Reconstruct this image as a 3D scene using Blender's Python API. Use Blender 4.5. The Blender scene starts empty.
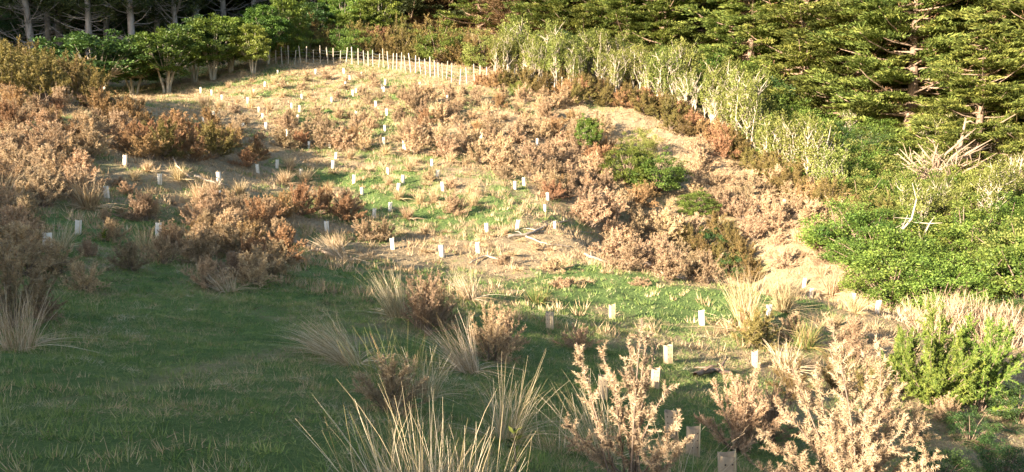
import bpy, math, random
import numpy as np
from mathutils import Vector

S = bpy.context.scene
COL = S.collection
# ------------------------------------------------------------------ camera
FPX = 770.0; PITCH = math.radians(7.0); CP, SP = math.cos(PITCH), math.sin(PITCH)
cam = bpy.data.cameras.new('camera'); cam.sensor_width = 36.0; cam.lens = FPX / 1024 * 36
cam.clip_start = 0.1; cam.clip_end = 3000
camo = bpy.data.objects.new('camera', cam); COL.objects.link(camo)
camo.location = (0, 0, 0); camo.rotation_euler = (math.pi / 2 - PITCH, 0, 0)
S.camera = camo
# ------------------------------------------------------------------ sky and sun
ELEV = math.radians(16.5); TX, TY = 0.75, 0.661          # horizontal direction the light travels
w = bpy.data.worlds.new('World'); S.world = w; w.use_nodes = True
nt = w.node_tree; bg = nt.nodes['Background']
sky = nt.nodes.new('ShaderNodeTexSky'); sky.sky_type = 'NISHITA'; sky.sun_disc = False
sky.sun_elevation = ELEV; sky.sun_rotation = math.atan2(-TX, -TY); sky.air_density = 1.0; sky.dust_density = 1.0
nt.links.new(sky.outputs[0], bg.inputs[0]); bg.inputs[1].default_value = 0.078
sl = bpy.data.lights.new('sun', 'SUN'); sl.energy = 5.0; sl.angle = math.radians(0.55); sl.color = (1.0, 0.86, 0.67)
so = bpy.data.objects.new('sun', sl); COL.objects.link(so)
so.rotation_euler = Vector((TX, TY, -math.tan(ELEV))).to_track_quat('-Z', 'Y').to_euler()
S.view_settings.view_transform = 'Standard'; S.view_settings.look = 'None'
S.view_settings.gamma = 1.0; S.view_settings.exposure = 2.4
S.render.engine = 'CYCLES'
S.cycles.max_bounces = 5; S.cycles.diffuse_bounces = 3; S.cycles.transmission_bounces = 2; S.cycles.transparent_max_bounces = 4

# ------------------------------------------------------------------ numbers
def hash2(ix, iy, seed):
    h = (ix.astype(np.int64) * 374761393 + iy.astype(np.int64) * 668265263 + seed * 144665) & 0xffffffff
    h = ((h ^ (h >> 13)) * 1274126177) & 0xffffffff
    return ((h ^ (h >> 16)) & 0xffff) / 65535.0
def vnoise(x, y, seed=0):
    ix = np.floor(x); iy = np.floor(y); fx = x - ix; fy = y - iy
    fx = fx * fx * (3 - 2 * fx); fy = fy * fy * (3 - 2 * fy)
    a = hash2(ix, iy, seed); b = hash2(ix + 1, iy, seed); c = hash2(ix, iy + 1, seed); d = hash2(ix + 1, iy + 1, seed)
    return (a + (b - a) * fx) * (1 - fy) + (c + (d - c) * fx) * fy
def fbm(x, y, seed=0, oct=4):
    s = 0; a = 0.5; t = 0
    for k in range(oct):
        s = s + a * vnoise(x * 2 ** k + 17.3 * k, y * 2 ** k - 9.1 * k, seed + k); t += a; a *= 0.55
    return s / t
def ray(px, py):
    u = (236 - py) / FPX
    return np.array([(px - 512) / FPX, CP + u * SP, -SP + u * CP])
def at(px, py, Y):                       # the point Y metres ahead that the photograph shows at a pixel
    r = ray(px, py); return r * (Y / r[1])
def proj(x, y, z):
    d = y * CP - z * SP; u = y * SP + z * CP
    return 512 + FPX * x / d, 236 - FPX * u / d

# ------------------------------------------------------------------ terrain: estimated points, gully and right hollow sunk for shade, smooth sheet through them
PTS = [at(*p) for p in [
    (0,472,4.2),(250,472,4.6),(480,472,5.2),(728,490,7.0),(940,472,10.3),(180,400,7.0),(40,350,9.5),(180,330,12),(300,300,16),(450,312,17),(360,370,10.5),
    (620,292,23),(655,388,13.5),(672,438,11),(552,329,17),(740,345,18.5),(702,322,21),(768,318,21.5),(811,297,25),(877,314,23),(45,250,17),(78,232,20),(195,247,21),(158,236,22),
    (60,180,27),(30,110,36),(120,165,29),(150,120,40),(240,130,44),(330,235,28),(394,250,27),(478,253,27.5),(517,230,31),(555,229,31),(400,190,36),(300,178,37),(443,192,36),(524,187,38),
    (380,140,45),(300,125,48),(470,142,46),(330,65,70),(283,64,69),(250,78,65),(390,68,68),(446,80,63),(500,86,61),(560,96,59),(610,125,54),(215,95,58),
    (680,150,50),(700,180,46),(760,205,42),(790,212,41),(830,235,37),(620,200,41),(560,170,44),(830,270,31),(640,268,27),(560,262,27),(110,100,60),(50,85,66),(880,235,38)]]
PTS += [np.array(p, float) for p in [
    (0,0,-1.62),(0,-10,-1.0),(4,2,-2.3),(-4,2,-1.5),(8,5,-3.6),(10,-8,-2.0),(9.6,33.5,-8.2),(9.4,31,-7.6),(12,30,-7.0),(17,30,-6.0),(6.2,28.5,-5.0),(14,22,-6.1),
    (29,52,-0.5),(24,43,-3.8),(40,60,5),(45,48,5),(22,24,-5.0),(30,34,-2.5),(14,10,-5.8),(20,12,-5.0),(8.5,13.5,-5.9),
    (0,85,11),(-30,80,9),(-50,80,10),(20,80,8.5),(-30,95,14),(30,95,14),(0,110,19),(-70,60,9),
    (-19.6,-6.4,2.2),(-25,2,2.2),(-29,9,1.2),(-14,-15,2.0),(-10,-24,1.5),(-22,24,-0.2),(-34,40,4.5),(-50,40,6),(-12,6,-1.0),
    (-150,0,18),(-150,120,36),(0,230,55),(150,150,62),(150,40,36),(120,-50,6),(0,-110,2),(-100,-100,10),(300,300,90),(-300,300,80),(300,-250,20),(-300,-250,20)]]
PTS = np.array(PTS)
def tps(r2): return np.where(r2 > 1e-12, r2 * np.log(np.maximum(r2, 1e-12)), 0.0)
_n = len(PTS); _X = PTS[:, :2]; _d2 = ((_X[:, None] - _X[None]) ** 2).sum(-1)
_A = np.zeros((_n + 3, _n + 3)); _A[:_n, :_n] = tps(_d2) + np.eye(_n) * 6.0
_A[:_n, _n] = 1; _A[:_n, _n + 1:] = _X; _A[_n, :_n] = 1; _A[_n + 1:, :_n] = _X.T
_c = np.linalg.solve(_A, np.concatenate([PTS[:, 2], np.zeros(3)]))
def H(x, y):
    x = np.asarray(x, float); y = np.asarray(y, float); z = _c[_n] + _c[_n + 1] * x + _c[_n + 2] * y
    for i in range(_n):
        z = z + _c[i] * tps((x - _X[i, 0]) ** 2 + (y - _X[i, 1]) ** 2)
    rough = np.clip((y - 12) / 25, 0.12, 1.0)
    z = z + (fbm(x * 0.55, y * 0.55, 3) - 0.5) * 0.55 * rough + (fbm(x * 2.3, y * 2.3, 9, 3) - 0.5) * (0.15 + 0.12 * rough)
    return z
def hit(px, py, lo=3.0, hi=110.0):
    r = ray(px, py); t = np.geomspace(lo, hi, 500); p = r[None] * (t / r[1])[:, None]
    below = p[:, 2] < H(p[:, 0], p[:, 1])
    i = int(np.argmax(below)) if below.any() else 300
    return float(p[i, 0]), float(p[i, 1])
def gz(x, y): return float(H(np.array([x]), np.array([y]))[0])

# what covers the ground: green turf, straw, bare clay (places, not shading)
def gauss(x, y, cx, cy, rx, ry): return np.exp(-(((x - cx) / rx) ** 2 + ((y - cy) / ry) ** 2))
def green(x, y):
    wob = (fbm(x * 0.5, y * 0.5, 41, 3) - 0.5) * 5
    g = 0.60 * np.clip((16 + wob - y) / 5, 0, 1) + 0.33
    g = g + 0.55 * gauss(x, y, 4.0, 22.5, 5.5, 3.2) + 0.34 * gauss(x, y, -4, 35, 6, 6) + 0.26 * gauss(x, y, -10, 50, 7, 9) + 0.12 * gauss(x, y, -14, 66, 14, 4) + 0.3 * gauss(x, y, -6, 19, 6, 4)
    g = g + 0.2 * gauss(x, y, 2, 16, 6, 4) - 0.25 * gauss(x, y, 8, 42, 9, 14) - 0.8 * gauss(x, y, 9, 9, 4.5, 7) + 0.3 * gauss(x, y, -11, 24, 5, 4)
    n = fbm(x * 0.35, y * 0.35, 21) * 0.6 + fbm(x * 1.6, y * 1.6, 31) * 0.4
    return np.clip(g + (n - 0.5) * 1.5, 0, 1)
CL = [hit(px, py) for px, py in [(600,122),(625,122),(650,125),(672,138),(700,152),(725,165),(745,175),(770,188)]]
def clay(x, y):
    c = 0
    for i, (cx, cy) in enumerate(CL): c = np.maximum(c, gauss(x, y, cx, cy, 1.5, 1.3))
    d = np.abs(x - (-3.7 + 0.16 * (y - 7) + 0.5 * np.sin(y * 0.5))) # the worn line across the lawn
    t = np.exp(-(d / 0.22) ** 2) * np.clip((17 - y) / 4, 0, 1) * np.clip((y - 6) / 3, 0, 1) * 0.55
    return np.clip(np.maximum(c, t) + (fbm(x * 1.2, y * 1.2, 77) - 0.5) * 0.6 * (c + t), 0, 1)

# ------------------------------------------------------------------ materials
def mat(name):
    m = bpy.data.materials.new(name); m.use_nodes = True; m.node_tree.nodes.clear()
    return m, m.node_tree.nodes, m.node_tree.links
def ramp(n, stops):
    r = n.new('ShaderNodeValToRGB'); e = r.color_ramp.elements
    while len(e) < len(stops): e.new(0.5)
    for k, (p, c) in enumerate(stops): e[k].position = p; e[k].color = (*c, 1)
    return r
def leafmat(name, stops, trans=0.25, hue=0.03, val=0.25, rough=0.7, tcol=(1.0, 1.0, 0.6)):
    """colour from the per-blade number 'v', shifted a little per plant; thin tissue lets some light through"""
    m, n, l = mat(name)
    a = n.new('ShaderNodeAttribute'); a.attribute_name = 'v'
    oi = n.new('ShaderNodeObjectInfo')
    r = ramp(n, stops); l.new(a.outputs['Fac'], r.inputs[0])
    hs = n.new('ShaderNodeHueSaturation'); l.new(r.outputs[0], hs.inputs['Color'])
    mh = n.new('ShaderNodeMapRange'); mh.inputs[3].default_value = 0.5 - hue; mh.inputs[4].default_value = 0.5 + hue
    l.new(oi.outputs['Random'], mh.inputs[0]); l.new(mh.outputs[0], hs.inputs['Hue'])
    mu = n.new('ShaderNodeMath'); mu.operation = 'MULTIPLY'; mu.inputs[1].default_value = 7.31
    fr = n.new('ShaderNodeMath'); fr.operation = 'FRACT'
    l.new(oi.outputs['Random'], mu.inputs[0]); l.new(mu.outputs[0], fr.inputs[0])
    mv = n.new('ShaderNodeMapRange'); mv.inputs[3].default_value = 1 - val; mv.inputs[4].default_value = 1 + val
    l.new(fr.outputs[0], mv.inputs[0]); l.new(mv.outputs[0], hs.inputs['Value'])
    p = n.new('ShaderNodeBsdfPrincipled'); p.inputs['Roughness'].default_value = rough; p.inputs['Specular IOR Level'].default_value = 0.25
    l.new(hs.outputs[0], p.inputs['Base Color'])
    o = n.new('ShaderNodeOutputMaterial')
    if trans > 0:
        t = n.new('ShaderNodeBsdfTranslucent'); mx = n.new('ShaderNodeMix'); mx.data_type = 'RGBA'; mx.blend_type = 'MULTIPLY'
        mx.inputs[0].default_value = 1.0; mx.inputs[7].default_value = (*tcol, 1); l.new(hs.outputs[0], mx.inputs[6]); l.new(mx.outputs[2], t.inputs[0])
        ms = n.new('ShaderNodeMixShader'); ms.inputs[0].default_value = trans
        l.new(p.outputs[0], ms.inputs[1]); l.new(t.outputs[0], ms.inputs[2]); l.new(ms.outputs[0], o.inputs[0])
    else: l.new(p.outputs[0], o.inputs[0])
    return m
def barkmat(name, c0, c1, scale=9.0, rough=0.9):
    m, n, l = mat(name); tc = n.new('ShaderNodeTexCoord'); mp = n.new('ShaderNodeMapping'); mp.inputs['Scale'].default_value = (1, 1, 0.22)
    no = n.new('ShaderNodeTexNoise'); no.inputs['Scale'].default_value = scale; no.inputs['Detail'].default_value = 6; no.inputs['Roughness'].default_value = 0.7
    l.new(tc.outputs['Object'], mp.inputs[0]); l.new(mp.outputs[0], no.inputs[0])
    r = ramp(n, [(0.3, c0), (0.7, c1)]); l.new(no.outputs['Fac'], r.inputs[0])
    p = n.new('ShaderNodeBsdfPrincipled'); p.inputs['Roughness'].default_value = rough; p.inputs['Specular IOR Level'].default_value = 0.2
    b = n.new('ShaderNodeBump'); b.inputs['Strength'].default_value = 0.6; b.inputs['Distance'].default_value = 0.03
    l.new(no.outputs['Fac'], b.inputs['Height']); l.new(b.outputs[0], p.inputs['Normal'])
    o = n.new('ShaderNodeOutputMaterial'); l.new(r.outputs[0], p.inputs['Base Color']); l.new(p.outputs[0], o.inputs[0]); return m

M = {}
M['gorse'] = leafmat('dead_gorse', [(0, (0.15,0.092,0.048)), (0.45, (0.395,0.272,0.152)), (1, (0.60,0.445,0.285))], 0.12, 0.010, 0.34, 0.8, (1,0.85,0.6))
M['russet'] = leafmat('russet_gorse', [(0, (0.16,0.085,0.04)), (0.5, (0.32,0.185,0.085)), (1, (0.47,0.30,0.16))], 0.12, 0.015, 0.2, 0.8, (1,0.85,0.6))
M['palegorse'] = leafmat('pale_gorse', [(0, (0.20,0.128,0.07)), (0.5, (0.45,0.32,0.195)), (1, (0.60,0.46,0.305))], 0.12, 0.006, 0.08, 0.8, (1,0.85,0.6))
M['olive'] = leafmat('olive_gorse', [(0, (0.07,0.06,0.02)), (0.5, (0.17,0.13,0.04)), (1, (0.30,0.21,0.075))], 0.2, 0.02, 0.2)
M['gorsegreen'] = leafmat('green_gorse', [(0, (0.05,0.085,0.016)), (0.5, (0.15,0.215,0.034)), (1, (0.29,0.32,0.06))], 0.25, 0.012, 0.12)
M['twig'] = barkmat('twig_bark', (0.13,0.09,0.065), (0.30,0.22,0.16), 20)
M['straw'] = leafmat('straw', [(0, (0.22,0.145,0.075)), (0.4, (0.43,0.31,0.17)), (1, (0.63,0.49,0.30))], 0.18, 0.012, 0.15, 0.6, (1,0.9,0.6))
M['rush'] = leafmat('rush', [(0, (0.22,0.18,0.08)), (0.25, (0.36,0.27,0.14)), (0.55, (0.52,0.40,0.25)), (1, (0.70,0.58,0.42))], 0.12, 0.012, 0.1, 0.55, (1,0.9,0.6))
M['rushgreen'] = leafmat('green_rush', [(0, (0.06,0.10,0.025)), (0.5, (0.15,0.19,0.05)), (0.8, (0.34,0.27,0.10)), (1, (0.50,0.30,0.14))], 0.15, 0.012, 0.1, 0.5)
M['leaf'] = leafmat('broad_leaf', [(0, (0.045,0.08,0.016)), (0.5, (0.10,0.165,0.028)), (1, (0.20,0.265,0.05))], 0.28, 0.02, 0.22, 0.55)
M['bright'] = leafmat('bright_leaf', [(0, (0.05,0.082,0.018)), (0.5, (0.13,0.18,0.03)), (1, (0.25,0.29,0.06))], 0.3, 0.025, 0.28, 0.5)
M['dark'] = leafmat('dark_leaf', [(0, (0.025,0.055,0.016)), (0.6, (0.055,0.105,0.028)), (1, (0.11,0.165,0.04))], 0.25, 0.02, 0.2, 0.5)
M['conifer'] = leafmat('conifer_spray', [(0, (0.05,0.075,0.018)), (0.5, (0.135,0.165,0.034)), (1, (0.30,0.30,0.07))], 0.28, 0.015, 0.18)
M['conbrown'] = leafmat('brown_spray', [(0, (0.10,0.055,0.03)), (0.5, (0.19,0.11,0.055)), (1, (0.28,0.18,0.09))], 0.12, 0.01, 0.15)
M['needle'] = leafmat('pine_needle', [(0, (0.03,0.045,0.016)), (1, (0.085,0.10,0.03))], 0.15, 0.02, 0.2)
M['sage'] = leafmat('sage_leaf', [(0, (0.09,0.11,0.025)), (0.5, (0.18,0.20,0.045)), (1, (0.31,0.30,0.09))], 0.28, 0.015, 0.18)
M['fern'] = leafmat('fern_leaf', [(0, (0.035,0.065,0.02)), (1, (0.085,0.14,0.045))], 0.25, 0.01, 0.1)
M['greystem'] = barkmat('grey_bark', (0.26,0.21,0.15), (0.54,0.46,0.355), 7)
M['brownbark'] = barkmat('brown_bark', (0.10,0.065,0.045), (0.30,0.21,0.15), 6)
M['pinebark'] = barkmat('pine_bark', (0.16,0.13,0.12), (0.42,0.36,0.33), 5)
M['tanwood'] = barkmat('weathered_wood', (0.28,0.19,0.13), (0.55,0.42,0.31), 6)
M['limbbark'] = barkmat('limb_bark', (0.15,0.10,0.07), (0.36,0.26,0.185), 6)
M['post'] = barkmat('post_timber', (0.30,0.24,0.175), (0.55,0.47,0.37), 8)
M['stake'] = barkmat('bamboo', (0.40,0.30,0.16), (0.55,0.43,0.25), 14)
def cardmat(name, c0, c1):
    m, n, l = mat(name); tc = n.new('ShaderNodeTexCoord'); no = n.new('ShaderNodeTexNoise'); no.inputs['Scale'].default_value = 14; no.inputs['Detail'].default_value = 5
    l.new(tc.outputs['Object'], no.inputs[0]); r = ramp(n, [(0.3, c0), (0.65, c1)]); l.new(no.outputs['Fac'], r.inputs[0])
    oi = n.new('ShaderNodeObjectInfo'); mv = n.new('ShaderNodeMapRange'); mv.inputs[3].default_value = 0.85; mv.inputs[4].default_value = 1.08
    hs = n.new('ShaderNodeHueSaturation'); l.new(oi.outputs['Random'], mv.inputs[0]); l.new(mv.outputs[0], hs.inputs['Value']); l.new(r.outputs[0], hs.inputs['Color'])
    p = n.new('ShaderNodeBsdfPrincipled'); p.inputs['Roughness'].default_value = 0.75; l.new(hs.outputs[0], p.inputs['Base Color'])
    o = n.new('ShaderNodeOutputMaterial'); l.new(p.outputs[0], o.inputs[0]); return m
M['card'] = cardmat('pale_card', (0.64,0.54,0.40), (0.76,0.67,0.54))
M['kraft'] = cardmat('kraft_card', (0.36,0.25,0.145), (0.47,0.34,0.205))
M['hole'] = barkmat('punched_hole', (0.05,0.04,0.03), (0.08,0.06,0.05))
M['wire'] = barkmat('fence_wire', (0.25,0.25,0.25), (0.35,0.34,0.33))

def ground_material():
    m, n, l = mat('hillside')
    ag = n.new('ShaderNodeAttribute'); ag.attribute_name = 'green'; ac = n.new('ShaderNodeAttribute'); ac.attribute_name = 'clay'
    tc = n.new('ShaderNodeTexCoord')
    n1 = n.new('ShaderNodeTexNoise'); n1.inputs['Scale'].default_value = 9.0; n1.inputs['Detail'].default_value = 8; n1.inputs['Roughness'].default_value = 0.75
    n2 = n.new('ShaderNodeTexNoise'); n2.inputs['Scale'].default_value = 42.0; n2.inputs['Detail'].default_value = 5; n2.inputs['Roughness'].default_value = 0.8
    l.new(tc.outputs['Object'], n1.inputs[0]); l.new(tc.outputs['Object'], n2.inputs[0])
    rg = ramp(n, [(0.3, (0.055,0.092,0.032)), (0.5, (0.125,0.185,0.054)), (0.7, (0.25,0.28,0.10))])
    rs = ramp(n, [(0.33, (0.12,0.08,0.045)), (0.5, (0.33,0.245,0.14)), (0.66, (0.56,0.44,0.28))])
    rc = ramp(n, [(0.34, (0.20,0.135,0.075)), (0.5, (0.42,0.305,0.18)), (0.66, (0.62,0.48,0.31))])
    for r in (rg, rs, rc):
        a = n.new('ShaderNodeMath'); a.operation = 'ADD'; h = n.new('ShaderNodeMath'); h.operation = 'MULTIPLY'; h.inputs[1].default_value = 0.5
        l.new(n1.outputs['Fac'], a.inputs[0]); l.new(n2.outputs['Fac'], a.inputs[1]); l.new(a.outputs[0], h.inputs[0]); l.new(h.outputs[0], r.inputs[0])
    ad = n.new('ShaderNodeMath'); ad.operation = 'MULTIPLY_ADD'; ad.inputs[1].default_value = 0.9; ad.inputs[2].default_value = -0.45; l.new(n1.outputs['Fac'], ad.inputs[0])
    a2 = n.new('ShaderNodeMath'); a2.operation = 'ADD'; l.new(ag.outputs['Fac'], a2.inputs[0]); l.new(ad.outputs[0], a2.inputs[1])
    mr = n.new('ShaderNodeMapRange'); mr.inputs[1].default_value = 0.36; mr.inputs[2].default_value = 0.62; l.new(a2.outputs[0], mr.inputs[0])
    mx = n.new('ShaderNodeMix'); mx.data_type = 'RGBA'; l.new(mr.outputs[0], mx.inputs[0]); l.new(rs.outputs[0], mx.inputs[6]); l.new(rg.outputs[0], mx.inputs[7])
    m2 = n.new('ShaderNodeMix'); m2.data_type = 'RGBA'; l.new(ac.outputs['Fac'], m2.inputs[0]); l.new(mx.outputs[2], m2.inputs[6]); l.new(rc.outputs[0], m2.inputs[7])
    p = n.new('ShaderNodeBsdfPrincipled'); p.inputs['Roughness'].default_value = 0.95; p.inputs['Specular IOR Level'].default_value = 0.1; l.new(m2.outputs[2], p.inputs['Base Color'])
    b = n.new('ShaderNodeBump'); b.inputs['Strength'].default_value = 1.0; b.inputs['Distance'].default_value = 0.12
    l.new(n1.outputs['Fac'], b.inputs['Height']); l.new(b.outputs[0], p.inputs['Normal'])
    o = n.new('ShaderNodeOutputMaterial'); l.new(p.outputs[0], o.inputs[0]); return m
M['ground'] = ground_material()

# ------------------------------------------------------------------ mesh collector
def unit(v): return v / np.maximum(np.linalg.norm(v, axis=-1, keepdims=True), 1e-9)
class MB:
    def __init__(s): s.v = []; s.f3 = []; s.f4 = []; s.a = []; s.n = 0
    def _add(s, v, a): s.v.append(v.reshape(-1, 3)); s.a.append(np.asarray(a, float).reshape(-1)); k = s.n; s.n += v.size // 3; return k
    def blades(s, root, d, ln, wd, rng, a=None):
        n = len(root); d = unit(d); side = unit(np.cross(d, rng.normal(size=(n, 3))))
        v = np.empty((n, 3, 3)); v[:, 0] = root - side * wd[:, None] * 0.5; v[:, 1] = root + side * wd[:, None] * 0.5; v[:, 2] = root + d * ln[:, None]
        a = rng.random(n) if a is None else a
        k = s._add(v, np.repeat(a, 3)); s.f3.append(np.arange(n * 3).reshape(n, 3) + k)
    def leaves(s, c, d, nrm, ln, wd, rng, a=None):
        n = len(c); d = unit(d); side = unit(np.cross(d, nrm)); up = np.cross(side, d)
        v = np.empty((n, 4, 3)); fold = 0.12 * ln[:, None]
        v[:, 0] = c - d * ln[:, None] * 0.5; v[:, 2] = c + d * ln[:, None] * 0.5
        v[:, 1] = c - side * wd[:, None] * 0.5 + up * fold; v[:, 3] = c + side * wd[:, None] * 0.5 + up * fold
        a = rng.random(n) if a is None else a
        k = s._add(v, np.repeat(a, 4)); s.f4.append(np.arange(n * 4).reshape(n, 4) + k)
    def strips(s, root, d, ln, wd, droop, rng, seg=4, a=None):
        n = len(root); d = unit(d); side = unit(np.cross(d, rng.normal(size=(n, 3)) * [1, 1, 0.2])); t = np.linspace(0, 1, seg + 1)
        hd = d * [1, 1, 0]
        c = root[:, None] + d[:, None] * (ln[:, None] * t)[..., None] + (hd * (droop * ln)[:, None])[:, None] * (t ** 2)[None, :, None]
        c += (rng.normal(size=(n, 3)) * [1, 1, 0] * (0.13 * ln)[:, None])[:, None] * (t ** 2)[None, :, None]
        c[:, :, 2] -= (droop * ln)[:, None] * (t ** 2.2)[None] * 0.75
        wv = wd[:, None] * np.array([1.0] + [0.95 - 0.75 * x ** 1.5 for x in t[1:]])[None]
        v = np.empty((n, seg + 1, 2, 3)); v[:, :, 0] = c - side[:, None] * wv[..., None] * 0.5; v[:, :, 1] = c + side[:, None] * wv[..., None] * 0.5
        a = rng.random(n) if a is None else a
        k = s._add(v, np.repeat(a, (seg + 1) * 2)); base = np.arange(n)[:, None] * (seg + 1) * 2 + k
        for j in range(seg):
            q = base + np.array([2 * j, 2 * j + 1, 2 * j + 3, 2 * j + 2])[None]; s.f4.append(q)
    def tube(s, pts, rad, sides=5, a=0.5):
        pts = np.asarray(pts, float); k = len(pts); rad = np.asarray(rad, float)
        tg = unit(np.gradient(pts, axis=0)); ref = np.array([0.31, 0.95, 0.05]) if abs(tg[0, 2]) > 0.7 else np.array([0, 0, 1.0])
        e1 = unit(np.cross(tg, ref)); e2 = np.cross(tg, e1); an = np.arange(sides) * 2 * math.pi / sides
        v = pts[:, None] + rad[:, None, None] * (np.cos(an)[None, :, None] * e1[:, None] + np.sin(an)[None, :, None] * e2[:, None])
        b = s._add(v, np.full(k * sides, a)); i = np.arange(k - 1)[:, None] * sides; j = np.arange(sides)[None]; j2 = (j + 1) % sides
        s.f4.append(np.stack([i + j, i + j2, i + sides + j2, i + sides + j], -1).reshape(-1, 4) + b)
        s.f3.append(np.array([[b + (k - 1) * sides, b + (k - 1) * sides + q, b + (k - 1) * sides + q + 1] for q in range(1, sides - 1)]))
    def mesh(s, name, m, smooth=False):
        v = np.concatenate(s.v); f3 = np.concatenate(s.f3) if s.f3 else np.zeros((0, 3), int); f4 = np.concatenate(s.f4) if s.f4 else np.zeros((0, 4), int)
        me = bpy.data.meshes.new(name); me.vertices.add(len(v)); me.vertices.foreach_set('co', v.astype(np.float32).ravel())
        li = np.concatenate([f3.ravel(), f4.ravel()]).astype(np.int32); me.loops.add(len(li)); me.loops.foreach_set('vertex_index', li)
        ls = np.concatenate([np.arange(len(f3)) * 3, len(f3) * 3 + np.arange(len(f4)) * 4]).astype(np.int32)
        me.polygons.add(len(ls)); me.polygons.foreach_set('loop_start', ls)
        at_ = me.attributes.new('v', 'FLOAT', 'POINT'); at_.data.foreach_set('value', np.concatenate(s.a).astype(np.float32))
        if smooth: me.polygons.foreach_set('use_smooth', np.ones(len(ls), bool))
        me.materials.append(m); me.update(calc_edges=True); return me

# ------------------------------------------------------------------ scene objects
REG = []                                       # things that get their label once every position is known
def node(name, me=None, parent=None, loc=None, rot=None, sc=None):
    o = bpy.data.objects.new(name, me); COL.objects.link(o)
    if parent: o.parent = parent
    if loc is not None: o.location = loc
    if rot is not None: o.rotation_euler = rot
    if sc is not None: o.scale = sc
    return o
def place(name, parts, x, y, look, cat, group, sc=1.0, rz=0.0, sink=0.04, tilt=(0, 0), z=None, zone=None, pix=None):
    """one thing: an empty at its base and one child mesh for each part (mesh data shared between alike things)"""
    z = gz(x, y) - sink if z is None else z
    s3 = sc if isinstance(sc, tuple) else (sc, sc, sc)
    r = node(name, None, None, (x, y, z), (tilt[0], tilt[1], rz), s3); r['category'] = cat; r['group'] = group
    last = None
    for pt in parts:
        last = node(pt[0], pt[1], sleeve if pt[0] == 'vent_hole' else r)
        if pt[0] == 'sleeve': sleeve = last
        if len(pt) > 2: last.material_slots[0].link = 'OBJECT'; last.material_slots[0].material = pt[2]
    p = pix or proj(x, y, z); REG.append((r, look, p[0], p[1], zone)); return r
def tag(o, label=None, cat=None, group=None, kind=None):
    if label: o['label'] = label
    if cat: o['category'] = cat
    if group: o['group'] = group
    if kind: o['kind'] = kind
    return o

# ------------------------------------------------------------------ ground sheet
NG = 440; tt = np.linspace(-1, 1, NG); gx = 45 * tt + 300 * tt ** 5; gy = 26 + 48 * tt + 300 * tt ** 5
GX, GY = np.meshgrid(gx, gy); GZ = H(GX, GY)
me = bpy.data.meshes.new('ground'); co = np.stack([GX, GY, GZ], -1).reshape(-1, 3)
me.vertices.add(len(co)); me.vertices.foreach_set('co', co.astype(np.float32).ravel())
i = np.arange(NG - 1)[:, None] * NG + np.arange(NG - 1)[None]; q = np.stack([i, i + 1, i + NG + 1, i + NG], -1).reshape(-1, 4)
me.loops.add(q.size); me.loops.foreach_set('vertex_index', q.ravel().astype(np.int32)); me.polygons.add(len(q))
me.polygons.foreach_set('loop_start', (np.arange(len(q)) * 4).astype(np.int32)); me.polygons.foreach_set('use_smooth', np.ones(len(q), bool))
for nm, fn in (('green', green), ('clay', clay)):
    A = me.attributes.new(nm, 'FLOAT', 'POINT'); A.data.foreach_set('value', fn(co[:, 0], co[:, 1]).astype(np.float32))
me.materials.append(M['ground']); me.update(calc_edges=True)
tag(node('ground', me), kind='structure')

# ------------------------------------------------------------------ grass nobody could count
rng = np.random.default_rng(5)
def grass(name, label, n, xr, yr, keep, ln, wd, m, lean, patch=0.0):
    x = rng.uniform(*xr, n); y = rng.uniform(*yr, n)
    k = (np.abs(x) < 0.72 * y + 2.5) & keep(x, y); x, y = x[k], y[k]; n = len(x)
    d = rng.normal(size=(n, 3)) * lean; d[:, 2] = 1.0
    b = MB(); f = np.clip(y / 25, 0.35, 2.2)
    b.blades(np.stack([x, y, H(x, y) - 0.01], -1), d, rng.uniform(*ln, n) * f ** 0.45, rng.uniform(*wd, n) * f, rng, np.clip(rng.random(n) * (1 - patch) + patch * (fbm(x * 0.8, y * 0.8, 61, 5) * 2.0 + fbm(x * 3.5, y * 3.5, 65, 3) * 2.0 - 1.5), 0, 1))
    o = node(name, b.mesh(name, m)); tag(o, label, 'grass', None, 'stuff')
M['turf'] = leafmat('turf', [(0, (0.06,0.11,0.036)), (0.3, (0.135,0.215,0.055)), (0.6, (0.235,0.295,0.085)), (0.82, (0.29,0.29,0.12)), (1, (0.46,0.41,0.27))], 0.25, 0, 0, 0.6)
grass('lawn_grass', 'short green turf of the shaded lawn in the foreground', 330000, (-12, 12), (3, 19), lambda x, y: rng.random(len(x)) < np.clip(green(x, y) * 1.5 * (1 - clay(x, y)), 0.05, 1), (0.05, 0.15), (0.010, 0.020), M['turf'], 1.5, 0.7)
grass('slope_grass', 'patches of short green grass over the sunlit slope', 300000, (-45, 34), (15, 72), lambda x, y: (green(x, y) > 0.30 + 0.3 * rng.random(len(x))) & (clay(x, y) < 0.4), (0.06, 0.16), (0.014, 0.030), M['turf'], 0.9, 0.5)
grass('dry_thatch', 'dry straw thatch lying over the turf and slope', 330000, (-45, 34), (4, 70), lambda x, y: ((green(x, y) < 0.50 + 0.25 * rng.random(len(x))) | ((y < 18) & (fbm(x * 0.8, y * 0.8, 91, 3) > 0.52))) & (rng.random(len(x)) < np.clip(fbm(x * 1.1, y * 1.1, 51, 3) * 3.2 - 0.95, 0.12, 1)), (0.08, 0.24), (0.010, 0.024), M['straw'], 1.7, 0.3)

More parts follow.
